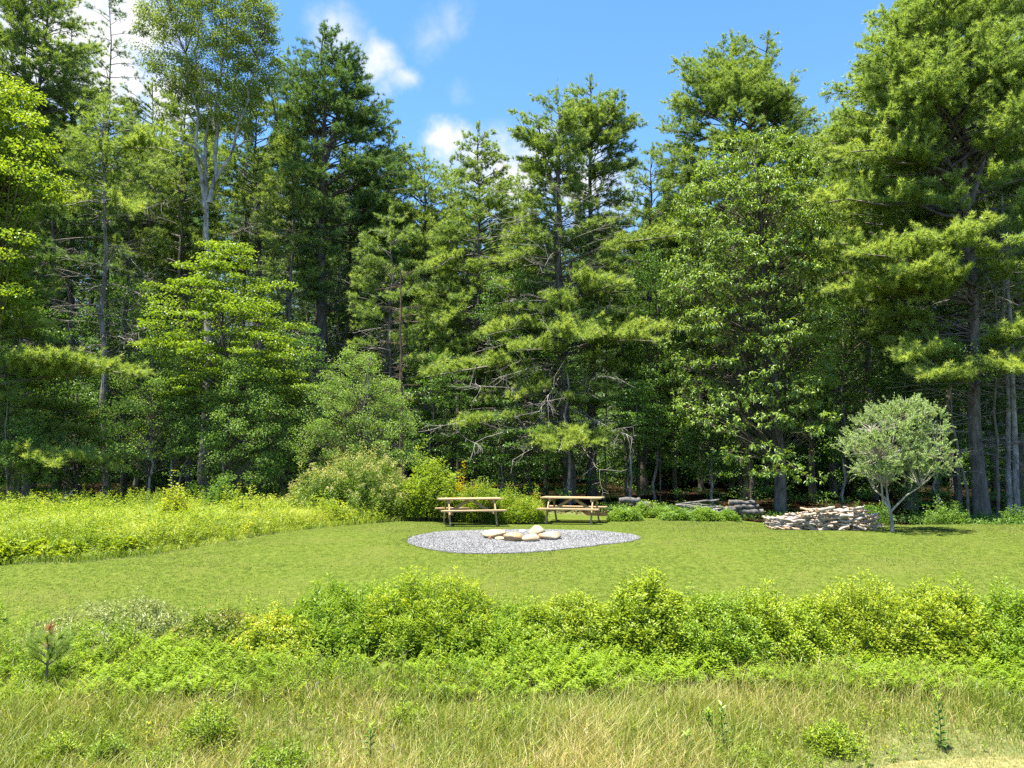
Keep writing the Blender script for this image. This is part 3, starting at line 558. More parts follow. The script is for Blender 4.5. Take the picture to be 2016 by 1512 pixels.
pine('big centre pine with forked top, bare middle trunk and long level boughs', 31, 1118, (1095, 178),
     [(178, 1080, 1110), (230, 1018, 1150), (290, 1010, 1150), (350, 1015, 1150), (410, 1010, 1180), (470, 1000, 1200), (560, 990, 1230), (640, 960, 1240), (720, 930, 1230), (800, 900, 1190)], 4, 'pine', r=.30, step=.48, per=6, k=8, gap=.12, dens=1.1, leader=[(400, 1060, 240)], dead=[(380, 900, 120, 4.2)],
     dlimbs=[(1112, 815, 872, 838, -4.6, .045), (1112, 830, 935, 872, -4.8, .04), (1112, 790, 925, 762, -4.2, .04), (1115, 720, 1062, 810, -4.4, .035), (1120, 790, 1245, 862, -4.4, .04), (1110, 715, 985, 742, -3.8, .035), (1115, 680, 955, 688, -3.2, .03), (1120, 840, 1180, 925, -4.4, .035), (1120, 770, 1215, 745, -4, .03), (1110, 600, 1010, 590, -3, .03), (1112, 640, 1200, 600, -3, .03), (1110, 545, 1040, 515, -2.6, .03), (1112, 860, 1010, 905, -4.6, .03)],
     boughs=[(1105, 520, 1345, 462, -2, .8), (1105, 470, 1010, 462, -1, .8), (1110, 600, 1225, 560, -3, .9), (1110, 570, 1180, 552, -3, 1), (1115, 700, 1300, 645, -3, 1), (1115, 690, 1290, 672, -4, .9), (1112, 700, 1020, 690, -3.5, 1), (1112, 650, 1150, 672, -4, 1.2), (1115, 730, 840, 742, -3, .7), (1113, 640, 960, 660, -2, .8), (1118, 840, 905, 840, -4, .5), (1118, 865, 1165, 880, -4, 1.2), (1118, 855, 1100, 890, -4.5, 1.2), (1110, 760, 1010, 790, -3, .8), (1105, 500, 990, 520, -1.5, .8)])
pine('twin pine with the round dark top just right of the centre pine', 33, 1165, (1163, 158),
     [(158, 1140, 1190), (190, 1120, 1215), (230, 1110, 1235), (270, 1100, 1262), (320, 1110, 1255), (360, 1120, 1240), (440, 1120, 1230), (520, 1110, 1240), (600, 1120, 1240)], 5, 'pine', r=.24, step=.40, per=6, k=8, dead=[(350, 760, 60, 3.0)], leader=[(300, 1128, 200), (280, 1205, 190)])
pine('lower pine between the twin pine and the tall double topped pine', 36, 1270, (1285, 290),
     [(290, 1270, 1300), (340, 1225, 1330), (420, 1200, 1370), (520, 1190, 1400), (640, 1200, 1400)], 6, 'pine', r=.2, step=.55, dead=[(500, 860, 30, 2.6)])
pine('tall double topped pine standing against the blue sky right of centre', 37, 1470, (1440, 62),
     [(62, 1425, 1455), (110, 1390, 1480), (160, 1345, 1510), (210, 1315, 1560), (260, 1295, 1600), (320, 1290, 1620), (400, 1290, 1640), (520, 1290, 1640)], 7, 'pine', r=.38, step=.46, per=6, k=7, dens=1.15, gap=.08, leader=[(330, 1512, 70), (300, 1560, 150)])
pine('huge broad pine with pale lower boughs rising out of the picture at the right', 27.5, 1930, (1880, -110),
     [(-110, 1830, 1930), (-40, 1780, 1990), (30, 1745, 2040), (100, 1700, 2070), (170, 1650, 2090), (230, 1630, 2110), (320, 1640, 2100), (420, 1640, 2110), (520, 1640, 2110), (610, 1680, 2090), (700, 1780, 2080)], 8, 'pine_bright', r=.27, step=.52, per=6, k=8, dens=1.1, gap=.17, leader=[(420, 1990, -60), (430, 1790, -20)], dead=[(480, 900, 110, 3.6)],
     boughs=[(1910, 560, 1640, 480, -2, .8), (1915, 560, 1700, 500, -3, .9), (1915, 590, 1790, 535, -3.5, 1), (1915, 600, 1640, 575, -2, .7), (1920, 700, 1775, 712, -3, .7), (1925, 770, 1830, 745, -3.5, .9), (1925, 760, 2050, 700, -3.5, 1), (1925, 700, 2060, 655, -4, 1.2), (1925, 745, 2030, 735, -4.5, 1), (1910, 430, 1620, 400, -2, .9), (1905, 360, 1670, 300, -2.5, .9), (1915, 520, 1850, 470, -4, 1.1)])
pine('broad pine directly behind the huge right hand pine, filling toward its left', 32, 1790, (1775, 60),
     [(60, 1760, 1800), (130, 1700, 1860), (200, 1650, 1890), (300, 1600, 1900), (420, 1580, 1900), (540, 1600, 1900), (640, 1640, 1880)], 9, 'pine', r=.26, step=.5, k=7, dead=[(520, 900, 50, 3)])
pine('pine behind the right edge of the picture with a leaning grey trunk', 31, 2010, (1995, 120),
     [(120, 1950, 2040), (220, 1900, 2080), (400, 1880, 2120), (600, 1890, 2130), (700, 1920, 2100)], 10, 'pine_bright', r=.22, step=.6, k=6, dead=[(600, 900, 40, 2.6)])
# upper left group
pine('tall pine at the upper left corner with two dark stems showing', 32, 60, (50, -90),
     [(-90, 20, 90), (-20, -40, 150), (60, -60, 180), (150, -60, 180), (260, -60, 190), (360, -40, 200), (450, -20, 170)], 11, 'pine', r=.24, step=.55, k=7, dead=[(400, 800, 50, 2.8)], leader=[(330, 105, -60)])
pine('left pine with a straight grey bare trunk and flat bright boughs above it', 28.5, 207, (205, 195),
     [(195, 180, 235), (240, 150, 290), (300, 140, 330), (350, 125, 300), (410, 120, 265)], 12, 'pine_bright', dlimbs=[(207, 480, 300, 560, -2, .022), (207, 560, 300, 600, -2, .022), (207, 620, 120, 600, -2, .02), (207, 660, 290, 680, -2.4, .022), (207, 520, 110, 480, -2, .02), (207, 700, 300, 640, -2, .022), (207, 440, 330, 400, -2, .025)], r=.155, step=.5, k=7, per=5, dead=[(400, 730, 60, 2.2)], bark='bark_grey', boughs=[(207, 400, 125, 405, -2, 1), (207, 395, 262, 420, -2, 1), (207, 300, 345, 300, -1.5, .8), (207, 330, 330, 262, -1.5, .8)])
pine('thin larch like tree with a sparse top before the white cloud at upper left', 36, 212, (212, -70),
     [(-70, 200, 225), (0, 175, 250), (60, 165, 262), (120, 150, 275), (180, 150, 280)], 13, 'pine_dark', r=.12, step=.6, per=4, k=5, gap=.4, dens=.55)
pine('rounded soft green pine behind the poplar at the upper left', 37, 300, (300, 165),
     [(165, 275, 330), (200, 240, 365), (260, 225, 390), (340, 220, 400), (440, 230, 420), (520, 250, 420)], 14, 'pine', r=.2, step=.48, k=7, ln=.14, dead=[(450, 850, 50, 3)])
pine('pine with fallen looking grey twigs between the poplar and the dark pointed pine', 37, 520, (500, 150),
     [(150, 480, 520), (220, 430, 560), (320, 400, 600), (420, 400, 600), (500, 440, 600)], 15, 'pine', r=.2, step=.55, k=6, dlimbs=[(470, 470, 545, 378, -5, .05), (460, 455, 520, 440, -5, .035), (540, 520, 610, 470, -3, .03), (560, 640, 650, 700, -3, .03), (600, 650, 690, 690, -3, .03), (560, 560, 640, 590, -3, .03)], dead=[(360, 850, 70, 3.2)])
pine('dark pine at the left edge behind the bright maple', 31, 110, (110, 250),
     [(250, 90, 140), (330, 60, 200), (450, 40, 230), (560, 20, 240)], 16, 'pine_dark', r=.2, step=.5, k=6, dead=[(500, 900, 60, 2.6)])
pine('low spreading pine at the left edge with boughs hanging over the meadow', 25.5, -60, (-70, 180),
     [(180, -100, -20), (400, -200, 60), (600, -220, 90), (700, -220, 110), (800, -220, 110), (930, -200, 120)], 17, 'pine', r=.25, step=.6, k=7, per=6, dens=1.1,
     boughs=[(-50, 770, 275, 740, -1, .75), (-50, 760, 200, 722, -1.5, .8), (-50, 750, 120, 705, -2, .8), (-50, 740, 235, 728, .5, .7), (-50, 900, 240, 930, -.5, .55), (-50, 920, 170, 905, -1.5, .6), (-50, 880, 110, 920, -2, .6), (-50, 860, 200, 860, 1.5, .8), (-50, 670, 90, 640, -1, .8), (-50, 800, 180, 820, 2, .8)])
pine('pine with a soft rounded top just left of the low white cloud', 38, 890, (888, 312),
     [(312, 870, 905), (350, 830, 940), (420, 800, 980), (520, 800, 980), (600, 820, 960)], 18, 'pine', r=.18, step=.5, dead=[(560, 880, 30, 2.4)])
pine('pine with open boughs in the gap right of the spiky topped pine', 38, 1040, (1020, 345),
     [(345, 1005, 1040), (380, 980, 1075), (450, 960, 1100), (560, 960, 1110), (660, 980, 1100)], 19, 'pine_bright', r=.16, step=.5, dead=[(560, 880, 30, 2.4)])
pine('tall pine right behind the poplar with its top in the pale cloud', 38, 372, (365, 120),
     [(120, 350, 380), (180, 320, 420), (260, 300, 440), (380, 300, 440), (500, 310, 440)], 20, 'pine', r=.18, step=.5, dead=[(460, 880, 40, 2.8)])
pine('pine between the corner pine and the larch like tree at the upper left', 35, 140, (140, 40),
     [(40, 120, 160), (100, 80, 200), (200, 60, 220), (320, 60, 230), (430, 80, 220)], 21, 'pine', r=.2, step=.5, dead=[(440, 880, 40, 2.8)])
pine('pine filling in between the double topped pine and the huge right hand pine', 38, 1640, (1640, 215),
     [(215, 1620, 1665), (260, 1590, 1700), (350, 1570, 1710), (480, 1580, 1700)], 22, 'pine', r=.2, step=.5, dead=[(480, 880, 20, 2.4)])
pine('pine pressed against the left side of the dark pointed pine', 37, 565, (568, 95),
     [(95, 555, 585), (150, 530, 610), (240, 510, 620), (360, 500, 620), (480, 510, 620)], 51, 'pine', r=.18, step=.5, dead=[(420, 880, 50, 2.8)])
pine('lighter pine stepping down right of the dark pointed pine', 36, 760, (765, 262),
     [(262, 750, 785), (310, 720, 825), (400, 700, 850), (520, 700, 860), (640, 710, 850)], 52, 'pine', r=.18, step=.5, dead=[(560, 880, 40, 2.6)])
pine('soft lighter pine behind the brown dead trunk left of the centre', 31, 765, (770, 410),
     [(410, 755, 790), (460, 720, 830), (540, 690, 860), (640, 680, 880), (740, 700, 880), (820, 730, 870)], 53, 'pine', r=.13, step=.5, k=7, dead=[(600, 900, 40, 2.2)])
# dead snag
def snag():
    rng = np.random.default_rng(44); Y = 28.0; T = P(788, 530, Y); b = P(792, 960, Y); B = np.array([b[0], Y, float(g(b[0], Y)) - .05])
    pts = trunk_pts(B, T, rng, 12, .03); ta = Acc(); tubes(ta, pts, np.linspace(.10, .02, 12), 7, 0)
    dead_twigs(ta, rng, pts, B[2] + 2.5, T[2], 46, .3, 1.1, .012, .7)
    finish('dead_tree', 'bare brown dead trunk with short broken twigs left of the centre pine', 'tree', B, ta, None, [M['bark_brown'], M['bark_brown']], None)
snag()

# ---- the broadleaved trees
broadleaf('maple_tree', 'bright yellow green maple cut off by the left edge of the picture', 24.5, -20, (-10, 150),
          [(150, -60, 40), (210, -100, 70), (280, -110, 85), (340, -110, 110), (400, -110, 118), (450, -110, 60), (500, -110, 50), (560, -110, 45), (640, -110, 85)], 21, 'maple', 240, .62, 120, .12, .10, 'layer', .25, .16, extra=[(60, 235, -2.3), (85, 350, -2.5), (110, 385, -2), (20, 330, -2.8), (10, 500, -3), (30, 465, -3), (20, 570, -2.6), (60, 290, -2.6)], tint0=.56)
broadleaf('maple_tree', 'young maple with bright layered leaves left of centre, in front of the poplar', 26.5, 452, (440, 470),
          [(470, 420, 462), (500, 375, 500), (540, 345, 520), (590, 310, 545), (640, 290, 570), (690, 280, 590), (740, 300, 600), (790, 330, 600)], 22, 'maple', 200, .52, 110, .105, .085, 'layer', .2, .085, bark='bark', tint0=.45, flat=.3,
          extra=[(560, 560, -.5), (590, 690, -1), (600, 760, -1.2), (560, 700, -1.5), (520, 660, -2), (470, 600, -2), (400, 620, -2), (350, 660, -1.5), (300, 560, 0), (430, 500, -.5), (480, 690, -2.2), (585, 640, -.5)], surf=.4)
broadleaf('oak_tree', 'large glossy leaved oak filling the right centre in front of the double topped pine', 28.5, 1533, (1490, 262),
          [(262, 1465, 1515), (300, 1400, 1570), (350, 1350, 1620), (420, 1320, 1640), (500, 1305, 1640), (600, 1300, 1650), (700, 1310, 1650), (780, 1320, 1640), (850, 1340, 1630)], 23, 'oak', 560, .58, 105, .155, .062, 'whorl', .75, .26, flat=.6, bark='bark', tint0=.52, surf=.35,
          extra=[(1350, 800, -3.5), (1400, 815, -4), (1440, 800, -4), (1470, 830, -4.2), (1520, 820, -4), (1420, 850, -3.8), (1375, 830, -3.6), (1500, 880, -4), (1530, 900, -4.2), (1560, 920, -4), (1590, 940, -4), (1520, 930, -4), (1545, 890, -3.5), (1500, 930, -3.5), (1600, 850, -3), (1630, 820, -3), (1450, 905, -3.2), (1430, 890, -3), (1340, 560, -3), (1400, 620, -4), (1500, 560, -4.5), (1560, 640, -4)])
broadleaf('poplar_tree', 'tall forked poplar with pale grey limbs and a thin airy crown at upper left', 30, 408, (412, 150),
          [(-60, 330, 520), (0, 290, 545), (60, 270, 560), (110, 270, 560), (160, 300, 545), (200, 355, 525), (255, 380, 510)], 24, 'poplar', 440, .44, 120, .085, .065, 'up', .4, .25, bark='bark_pop', tint0=.5, fork=.9, limbw=.8, surf=.6,
          mains=[([(408, 430, 0), (400, 380, 0), (388, 300, -.2), (390, 220, -.3), (375, 150, -.4), (350, 60, -.5), (330, 0, -.5)], .09, .02), ([(412, 400, 0), (425, 330, .1), (430, 250, 0), (428, 170, 0), (440, 90, .3), (450, 0, .4)], .11, .02),
                 ([(420, 370, 0), (452, 310, -.3), (475, 240, -.5), (490, 170, -.6), (520, 90, -.8)], .085, .02), ([(405, 330, 0), (375, 283, -1), (340, 275, -1.4), (290, 262, -1.6)], .07, .015), ([(410, 350, 0), (392, 290, -.8), (365, 240, -1.2), (352, 205, -1.3)], .05, .012),
                 ([(425, 260, 0), (400, 180, .6), (385, 100, .9), (400, 20, 1)], .09, .02), ([(452, 300, 0), (500, 270, .5), (545, 240, .8)], .05, .012), ([(410, 420, 0), (385, 390, -.7), (372, 370, -.9)], .03, .01)])
broadleaf('aspen_tree', 'slim aspen with round leaves and a pale stem at the left meadow edge', 25.5, 293, (300, 690),
          [(690, 285, 330), (730, 240, 370), (790, 215, 385), (850, 210, 390), (900, 215, 385)], 25, 'aspen', 120, .36, 90, .06, .055, 'up', .3, .05, bark='bark_grey', brow=975)
broadleaf('aspen_tree', 'aspen with two thin crooked stems right of the slim pale one', 25.8, 340, (372, 680),
          [(680, 350, 400), (730, 330, 450), (800, 320, 470), (860, 320, 470), (900, 330, 460)], 26, 'aspen', 120, .36, 90, .06, .055, 'up', .3, .05, bark='bark_grey', stems=2, brow=975)
broadleaf('aspen_tree', 'bushy aspen whose pale fork shows halfway up, left of the mounded bush', 25.2, 435, (460, 700),
          [(700, 430, 500), (750, 410, 550), (820, 400, 580), (900, 400, 590), (950, 410, 580)], 27, 'aspen', 190, .38, 90, .06, .055, 'up', .3, .055, bark='bark_pop', brow=975)
broadleaf('alder_tree', 'leafy cone shaped young alder behind the mounded pinkish bush', 25.5, 710, (700, 685),
          [(685, 690, 715), (720, 655, 750), (760, 620, 800), (810, 590, 820), (860, 575, 830), (920, 570, 850)], 28, 'aspen', 260, .36, 95, .06, .045, 'up', .2, .08, tint0=.55, stems=3)
broadleaf('leafy_sapling', 'leafy sapling low at the left edge below the hanging pine boughs', 24.5, 20, (10, 730),
          [(730, -20, 45), (800, -40, 50), (870, -40, 90), (950, -40, 110)], 29, 'aspen', 90, .34, 80, .06, .05, 'up', .2, .04, tint0=.4)
for i, (lab, Y, bx, tip, rows, cnt) in enumerate([
    ('dark leafy understorey tree between the left centre pine and the big centre pine', 31, 1010, (1010, 530), [(530, 980, 1050), (580, 940, 1080), (650, 940, 1080), (720, 960, 1090)], 90),
    ('low beech sapling with flat leaf layers left of the big centre pine', 29, 985, (1000, 790), [(790, 960, 1050), (830, 900, 1100), (880, 900, 1120), (920, 930, 1090)], 90),
    ('bright green sapling in the shade right of the big centre pine', 29, 1240, (1250, 745), [(745, 1230, 1275), (790, 1190, 1310), (840, 1200, 1320), (880, 1220, 1300)], 70),
    ('broadleaved tree squeezed between the centre pine and the oak', 31, 1290, (1290, 500), [(500, 1260, 1320), (580, 1220, 1350), (680, 1210, 1360), (780, 1210, 1360), (860, 1240, 1350)], 170),
    ('shaded leafy tree behind the right side of the oak', 30.5, 1660, (1660, 560), [(560, 1620, 1700), (640, 1590, 1760), (740, 1590, 1800), (830, 1600, 1800), (900, 1640, 1780)], 190),
    ('leafy tree peeping over the huge pine at the upper right corner', 33, 1990, (1985, -60), [(-60, 1930, 2040), (20, 1900, 2060), (100, 1900, 2070), (160, 1920, 2070)], 110),
    ('dark leafy tree behind the aspens at the left', 28.5, 560, (560, 640), [(640, 520, 620), (700, 500, 640), (780, 480, 650), (880, 470, 650), (940, 480, 640)], 160),
    ('shaded leafy tree under the low left hand pine boughs', 28, 150, (150, 760), [(760, 110, 190), (820, 60, 240), (900, 40, 260), (950, 40, 260)], 110),
    ('leafy tree filling the space between the huge pine foot and the right edge', 29, 1985, (1985, 620), [(620, 1950, 2020), (700, 1900, 2060), (780, 1880, 2080), (860, 1890, 2080)], 150),
    ('shaded leafy tree just left of the huge pine foot, behind the lone willow', 29, 1840, (1840, 640), [(640, 1800, 1880), (720, 1760, 1900), (800, 1750, 1900), (880, 1780, 1890)], 150),
    ('dim leafy tree behind the grey bare trunk at the left', 30.5, 240, (240, 560), [(560, 200, 290), (640, 150, 330), (740, 130, 340), (850, 140, 330)], 170),
    ('dim leafy tree low at the left edge behind the hanging pine boughs', 29.5, 40, (40, 560), [(560, -20, 90), (660, -60, 140), (780, -60, 140), (900, -60, 130)], 170),
    ('small leafy tree under the left side of the oak', 29.5, 1400, (1400, 800), [(800, 1370, 1430), (840, 1330, 1470), (890, 1330, 1470), (930, 1350, 1450)], 80),
    ('shaded leafy tree left of the low beech sapling', 30, 850, (850, 690), [(690, 820, 880), (760, 790, 930), (850, 790, 940), (910, 800, 930)], 110)]):
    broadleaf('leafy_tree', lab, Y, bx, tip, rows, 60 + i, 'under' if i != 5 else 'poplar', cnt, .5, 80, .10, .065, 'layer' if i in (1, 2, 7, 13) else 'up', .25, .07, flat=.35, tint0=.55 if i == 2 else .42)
# silvery willow on the lawn
wb = G(1757, 1047)
def willow():
    rng = np.random.default_rng(77); Y = wb[1]; B = np.array([wb[0], Y, wb[2] - .02]); ta, ca = Acc(), Acc()
    fk = P(1752, 1003, Y)
    tubes(ta, np.array([B, P(1756, 1030, Y), P(1754, 1015, Y), fk]), [.055, .046, .043, .04], 8)
    main = [[fk, P(1738, 985, Y), P(1735, 950, Y - .1), P(1730, 900, Y - .2), P(1715, 850, Y)], [fk, P(1748, 985, Y + .1), P(1745, 960, Y + .2), P(1752, 900, Y + .3), P(1765, 830, Y + .3)],
            [P(1753, 1008, Y), P(1765, 995, Y - .1), P(1785, 975, Y - .2), P(1812, 958, Y - .3), P(1845, 900, Y - .4)], [fk, P(1742, 980, Y + .3), P(1722, 965, Y + .6), P(1700, 920, Y + .9), P(1680, 880, Y + 1)]]
    for q in main: tubes(ta, np.array(q), np.linspace(.034, .009, len(q)), 6)
    E = Env([(795, 1765, 1795), (808, 1745, 1825), (828, 1680, 1850), (850, 1665, 1865), (885, 1655, 1875), (915, 1665, 1865), (935, 1700, 1845), (945, 1730, 1800)], Y)
    n = 640; z = rng.uniform(E.z[0], E.z[-1], n); l, r_ = E.at(z); ph = rng.uniform(0, 6.283, n); q = rng.uniform(0, 1, n) ** .42
    C = np.stack([(l + r_) / 2 + np.cos(ph) * q * (r_ - l) / 2, Y + np.sin(ph) * q * (r_ - l) * .42, z], -1)
    kp = (np.sin(C[:, 0] * 5.3 + 1) + np.sin(C[:, 2] * 6.1 + C[:, 0] * 2) + np.sin(C[:, 1] * 5 + C[:, 2] * 3)) > -.85; C = C[kp]; n = len(C)
    nodes = np.array([p for q_ in main for p in q_[2:]]); j = np.argmin(np.linalg.norm(C[:, None] - nodes[None] - [0, 0, .2], axis=2), 1)
    b0 = nodes[j]; tubes(ta, bez(b0, (b0 + C) / 2 + rng.normal(size=C.shape) * .06, C, 5), np.full((n, 5), .009) * np.linspace(1, .3, 5), 4)
    # upright leafy shoots
    k = 4; ii = np.repeat(np.arange(n), k); C += .10 * np.stack([np.sin(C[:, 2] * 7 + C[:, 1] * 5), 0 * C[:, 0], np.sin(C[:, 0] * 6)], -1); d = nrm(rng.normal(size=(n * k, 3)) * .55 + nrm(C - (b0 * .5 + C.mean(0) * .5))[ii] * .7 + [0, 0, .7]); ln = rng.uniform(.10, .30, n * k) * (1 + .8 * (rng.uniform(0, 1, n * k) < .08))
    m_ = 24; jj = np.repeat(np.arange(n * k), m_); t = rng.uniform(0, 1, len(jj)); c = C[ii][jj] + d[jj] * (ln[jj] * t)[:, None]
    dd = nrm(d[jj] * .7 + rng.normal(size=c.shape) * .7); leaves(ca, c, dd, nrm(rng.normal(size=c.shape) * .7 + [0, -.2, .8]), rng.uniform(.035, .06, len(c)), rng.uniform(.013, .02, len(c)), np.clip(rng.normal(.5, .16, len(c)) + .1 * t, 0, 1))
    tubes(ta, np.stack([C[ii], C[ii] + d * ln[:, None]], 1), np.full((n * k, 2), .004), 3)
    finish('willow_tree', 'small round silvery green willow standing alone on the lawn beside the firewood pile', 'tree', B, ta, ca, [M['wil_bark'], M['wil_bark']], M['willow'])
willow()

# slender trees deeper in the wood: one of each kind, then copies
def copy_tree(o, loc, rz, s, label=None):
    c = o.copy(); col.objects.link(c); c.location = loc; c.rotation_euler = (0, 0, rz); c.scale = (s, s, s)
    if label: c['label'] = label
    for ch in o.children:
        d = ch.copy(); col.objects.link(d); d.parent = c
    return c
DG = 'slender pines standing deeper in the wood'
proto = pine('tall slender pine with a long bare trunk, deep in the wood', 40, 700, (705, 330),
             [(330, 690, 720), (390, 640, 770), (460, 620, 790), (560, 630, 780)], 31, 'pine_dark', dead=[(560, 880, 46, 2.4)], r=.17, step=.55, group=DG, k=6)
proto2 = pine('tall slender pine with a long bare trunk, deep in the wood', 41, 1380, (1385, 330),
             [(330, 1370, 1400), (400, 1320, 1450), (480, 1300, 1460), (640, 1310, 1450)], 32, 'pine', dead=[(600, 880, 40, 2.2)], r=.14, step=.6, group=DG, k=6)
rng = np.random.default_rng(99)
for i, (px, Y, s) in enumerate([(30, 34, 1.1), (150, 38, 1.15), (245, 33, .95), (270, 42, 1.15), (345, 35, 1.0), (470, 41, 1.15), (560, 33.5, .95), (610, 44, 1.1), (665, 38, 1.1), (755, 44, .95), (800, 37, .8), (900, 43, .9), (1035, 40, .85),
                                (1075, 36, .75), (1235, 40, .9), (1260, 46, .95), (1330, 36, .85), (1440, 42, .95), (1480, 33, .8), (1600, 36, 1.0), (1650, 42, 1.15), (1720, 37, 1.1), (1840, 35, 1.1), (1880, 42, 1.25), (1960, 37, 1.2), (2000, 34, 1.1),
                                (-60, 38, 1.2), (2080, 38, 1.2), (2150, 30, 1.1), (-160, 30, 1.1)]):
    b = P(px, 960, Y); copy_tree(proto if i % 2 else proto2, (b[0], Y, float(g(b[0], Y)) - .05), rng.uniform(0, 6.28), s * rng.uniform(.93, 1.05))
# thin bare stems at the wood's edge
for i, (px, Y, top, r, lean, pale) in enumerate([(1040, 30, 880, .045, 12, 0), (1122, 29.5, 880, .075, -6, 1), (1236, 33, 860, .07, 0, 1), (1258, 34, 850, .10, 2, 0), (1300, 31, 820, .035, 0, 0), (1190, 31, 780, .035, 5, 0), (1905, 25.5, 880, .055, -40, 0), (1962, 26.5, 700, .06, -2, 0), (2003, 27, 600, .12, -20, 1), (1885, 30, 780, .16, 0, 0), (335, 26, 830, .03, 4, 0), (1985, 28, 500, .11, -15, 1)]):
    rng = np.random.default_rng(300 + i); b = P(px, 990, Y); B = np.array([b[0], Y, float(g(b[0], Y)) - .05]); T = P(px + lean, top - 150, Y)
    pts = trunk_pts(B, T, rng, 10, .04); ta, ca = Acc(), Acc(); tubes(ta, pts, np.linspace(r, r * .4, 10), 7, 0)
    dead_twigs(ta, rng, pts, B[2] + 1, T[2], 14, .4, 1.3, .01)
    C = pts[-1] + rng.normal(size=(16, 3)) * [.6, .6, .5]; clump_leaves(ca, rng, C, np.full((16, 3), .35), 50, .08, .055, .3)
    where = ['beside the left bench of the right hand table', 'pale, leaning against the foot of the big centre pine', 'pale and short, right of the big centre pine', 'thicker, just right of the pale short one', 'thin, in the shade left of the oak',
             'very thin, right behind the right hand table', 'leaning left, just left of the huge right pine foot', 'close against the right side of the huge pine foot', 'pale and tall at the right edge', 'dark and thick, behind the lone willow', 'thin, between the aspens', 'long pale trunk slanting up near the right edge'][i]
    finish('thin_tree', 'thin tree ' + where, 'tree', B, ta, ca, [M['bark_grey' if pale else 'bark'], M['bark_dead']], M['under'])

# the wood behind as a mass, and undergrowth on its floor
def woodland():
    rng = np.random.default_rng(7); ca = Acc(); ta = Acc()
    sky_px = [-600, 0, 250, 420, 560, 700, 800, 900, 1000, 1250, 1320, 1600, 1700, 2016, 2600]
    sky_rw = [150, 170, 240, 230, 220, 270, 380, 400, 430, 400, 330, 330, 260, 200, 200]
    for i in range(215):
        Y = rng.uniform(42, 74); px = rng.uniform(-420, 2440); b = P(px, 940, Y); top = np.interp(px, sky_px, sky_rw) + rng.uniform(0, 170)
        H = P(px, top, Y)[2]; B = np.array([b[0], Y, float(g(b[0], Y)) - .1]); pts = trunk_pts(B, np.array([b[0], Y, H]), rng, 8, .1)
        tubes(ta, pts, np.linspace(.22, .03, 8), 6, 0)
        n = 4200; z = H - (H - B[2]) * rng.uniform(0, .97, n) ** 1.0; f = (H - z) / (H - B[2]); R = 3.4 * np.clip(f * 2.6, .06, 1) * (1 - .2 * f)
        lay = np.floor(z / .9) * 1.7; ph = rng.uniform(0, 6.283, n); R = R * (.65 + .35 * np.sin(ph * 3 + lay * 5)) * rng.uniform(.3, 1, n) ** .5
        c = np.stack([B[0] + R * np.cos(ph), Y + R * np.sin(ph), z], -1)
        needles(ca, c, nrm(np.stack([np.cos(ph), np.sin(ph), .2 + 0 * ph], -1)), rng, 5, .34, .06, np.clip(rng.normal(.45, .12, n), 0, 1))
    n = 2600; px = rng.uniform(-600, 2500, n); Y = rng.uniform(45, 76, n); x = (px - 1008) / FPX * Y
    C = np.stack([x, Y, g(x, Y) + rng.uniform(.2, 10, n)], -1); ii = np.repeat(np.arange(n), 90); oo = nrm(rng.normal(size=(len(ii), 3)))
    needles(ca, C[ii] + oo * rng.uniform(0, 1, (len(ii), 1)) * [1.5, 1.5, .6], oo, rng, 4, .36, .07, np.clip(rng.normal(.3, .12, len(ii)), 0, 1))
    o = link_mesh('woodland', ca, M['pine_dark']); tag(o, 'dense mass of conifers filling the wood behind the front trees', 'woodland', kind='stuff')
    o = link_mesh('woodland_trunks', ta, M['bark']); tag(o, 'trunks of the far trees of the wood', 'woodland', kind='stuff')
woodland()
def undergrowth():
    rng = np.random.default_rng(17); ca = Acc(); n = 2300
    px = rng.uniform(-250, 2250, n); Y = rng.uniform(27.5, 46, n); x = (px - 1008) / FPX * Y; h = rng.uniform(.1, 4.6, n) * np.clip((Y - 26) / 8, .12, 1)
    k = ~((np.abs(px - 1450) < 330) & (Y < 29.5)); x, Y, h = x[k], Y[k], h[k] * np.where(px[k] < 900, 1.3, 1)
    C = np.stack([x, Y, g(x, Y) + h], -1); clump_leaves(ca, rng, C, np.array([[.55, .55, .3]]) * rng.uniform(.7, 1.3, (len(C), 1)), 60, .10, .07, .2, 'layer', .4)
    n = 420; px = rng.uniform(1180, 2050, n); Y = rng.uniform(22.6, 29, n); x = (px - 1008) / FPX * Y; k = Y > far(x) + .35; x, Y = x[k], Y[k]
    C = np.stack([x, Y, g(x, Y) + .14], -1); clump_leaves(ca, rng, C, np.array([[.3, .3, .18]]) * rng.uniform(.5, 1.5, (len(C), 1)), 46, .08, .045, .0, 'up', .55)
    tag(link_mesh('undergrowth', ca, M['under']), 'low green undergrowth on the shaded forest floor', 'undergrowth', kind='stuff')
    # fallen leaves on the floor
    n = 26000; Y = rng.uniform(22, 52, n); x = rng.uniform(-.8, .8, n) * Y; k = Y > np.maximum(far(x) + .2, np.where(x < 1, 27.5, 0)); x, Y = x[k], Y[k]; a = Acc()
    leaves(a, np.stack([x, Y, g(x, Y) + .015], -1), rng.normal(size=(len(x), 3)) * [1, 1, .15], np.tile([0, 0, 1.], (len(x), 1)) + rng.normal(size=(len(x), 3)) * .3, .11, .07, rng.uniform(0, 1, len(x)))
    tag(link_mesh('leaf_litter', a, M['dry']), 'brown fallen leaves and needles under the trees', 'leaves', kind='stuff')
undergrowth()

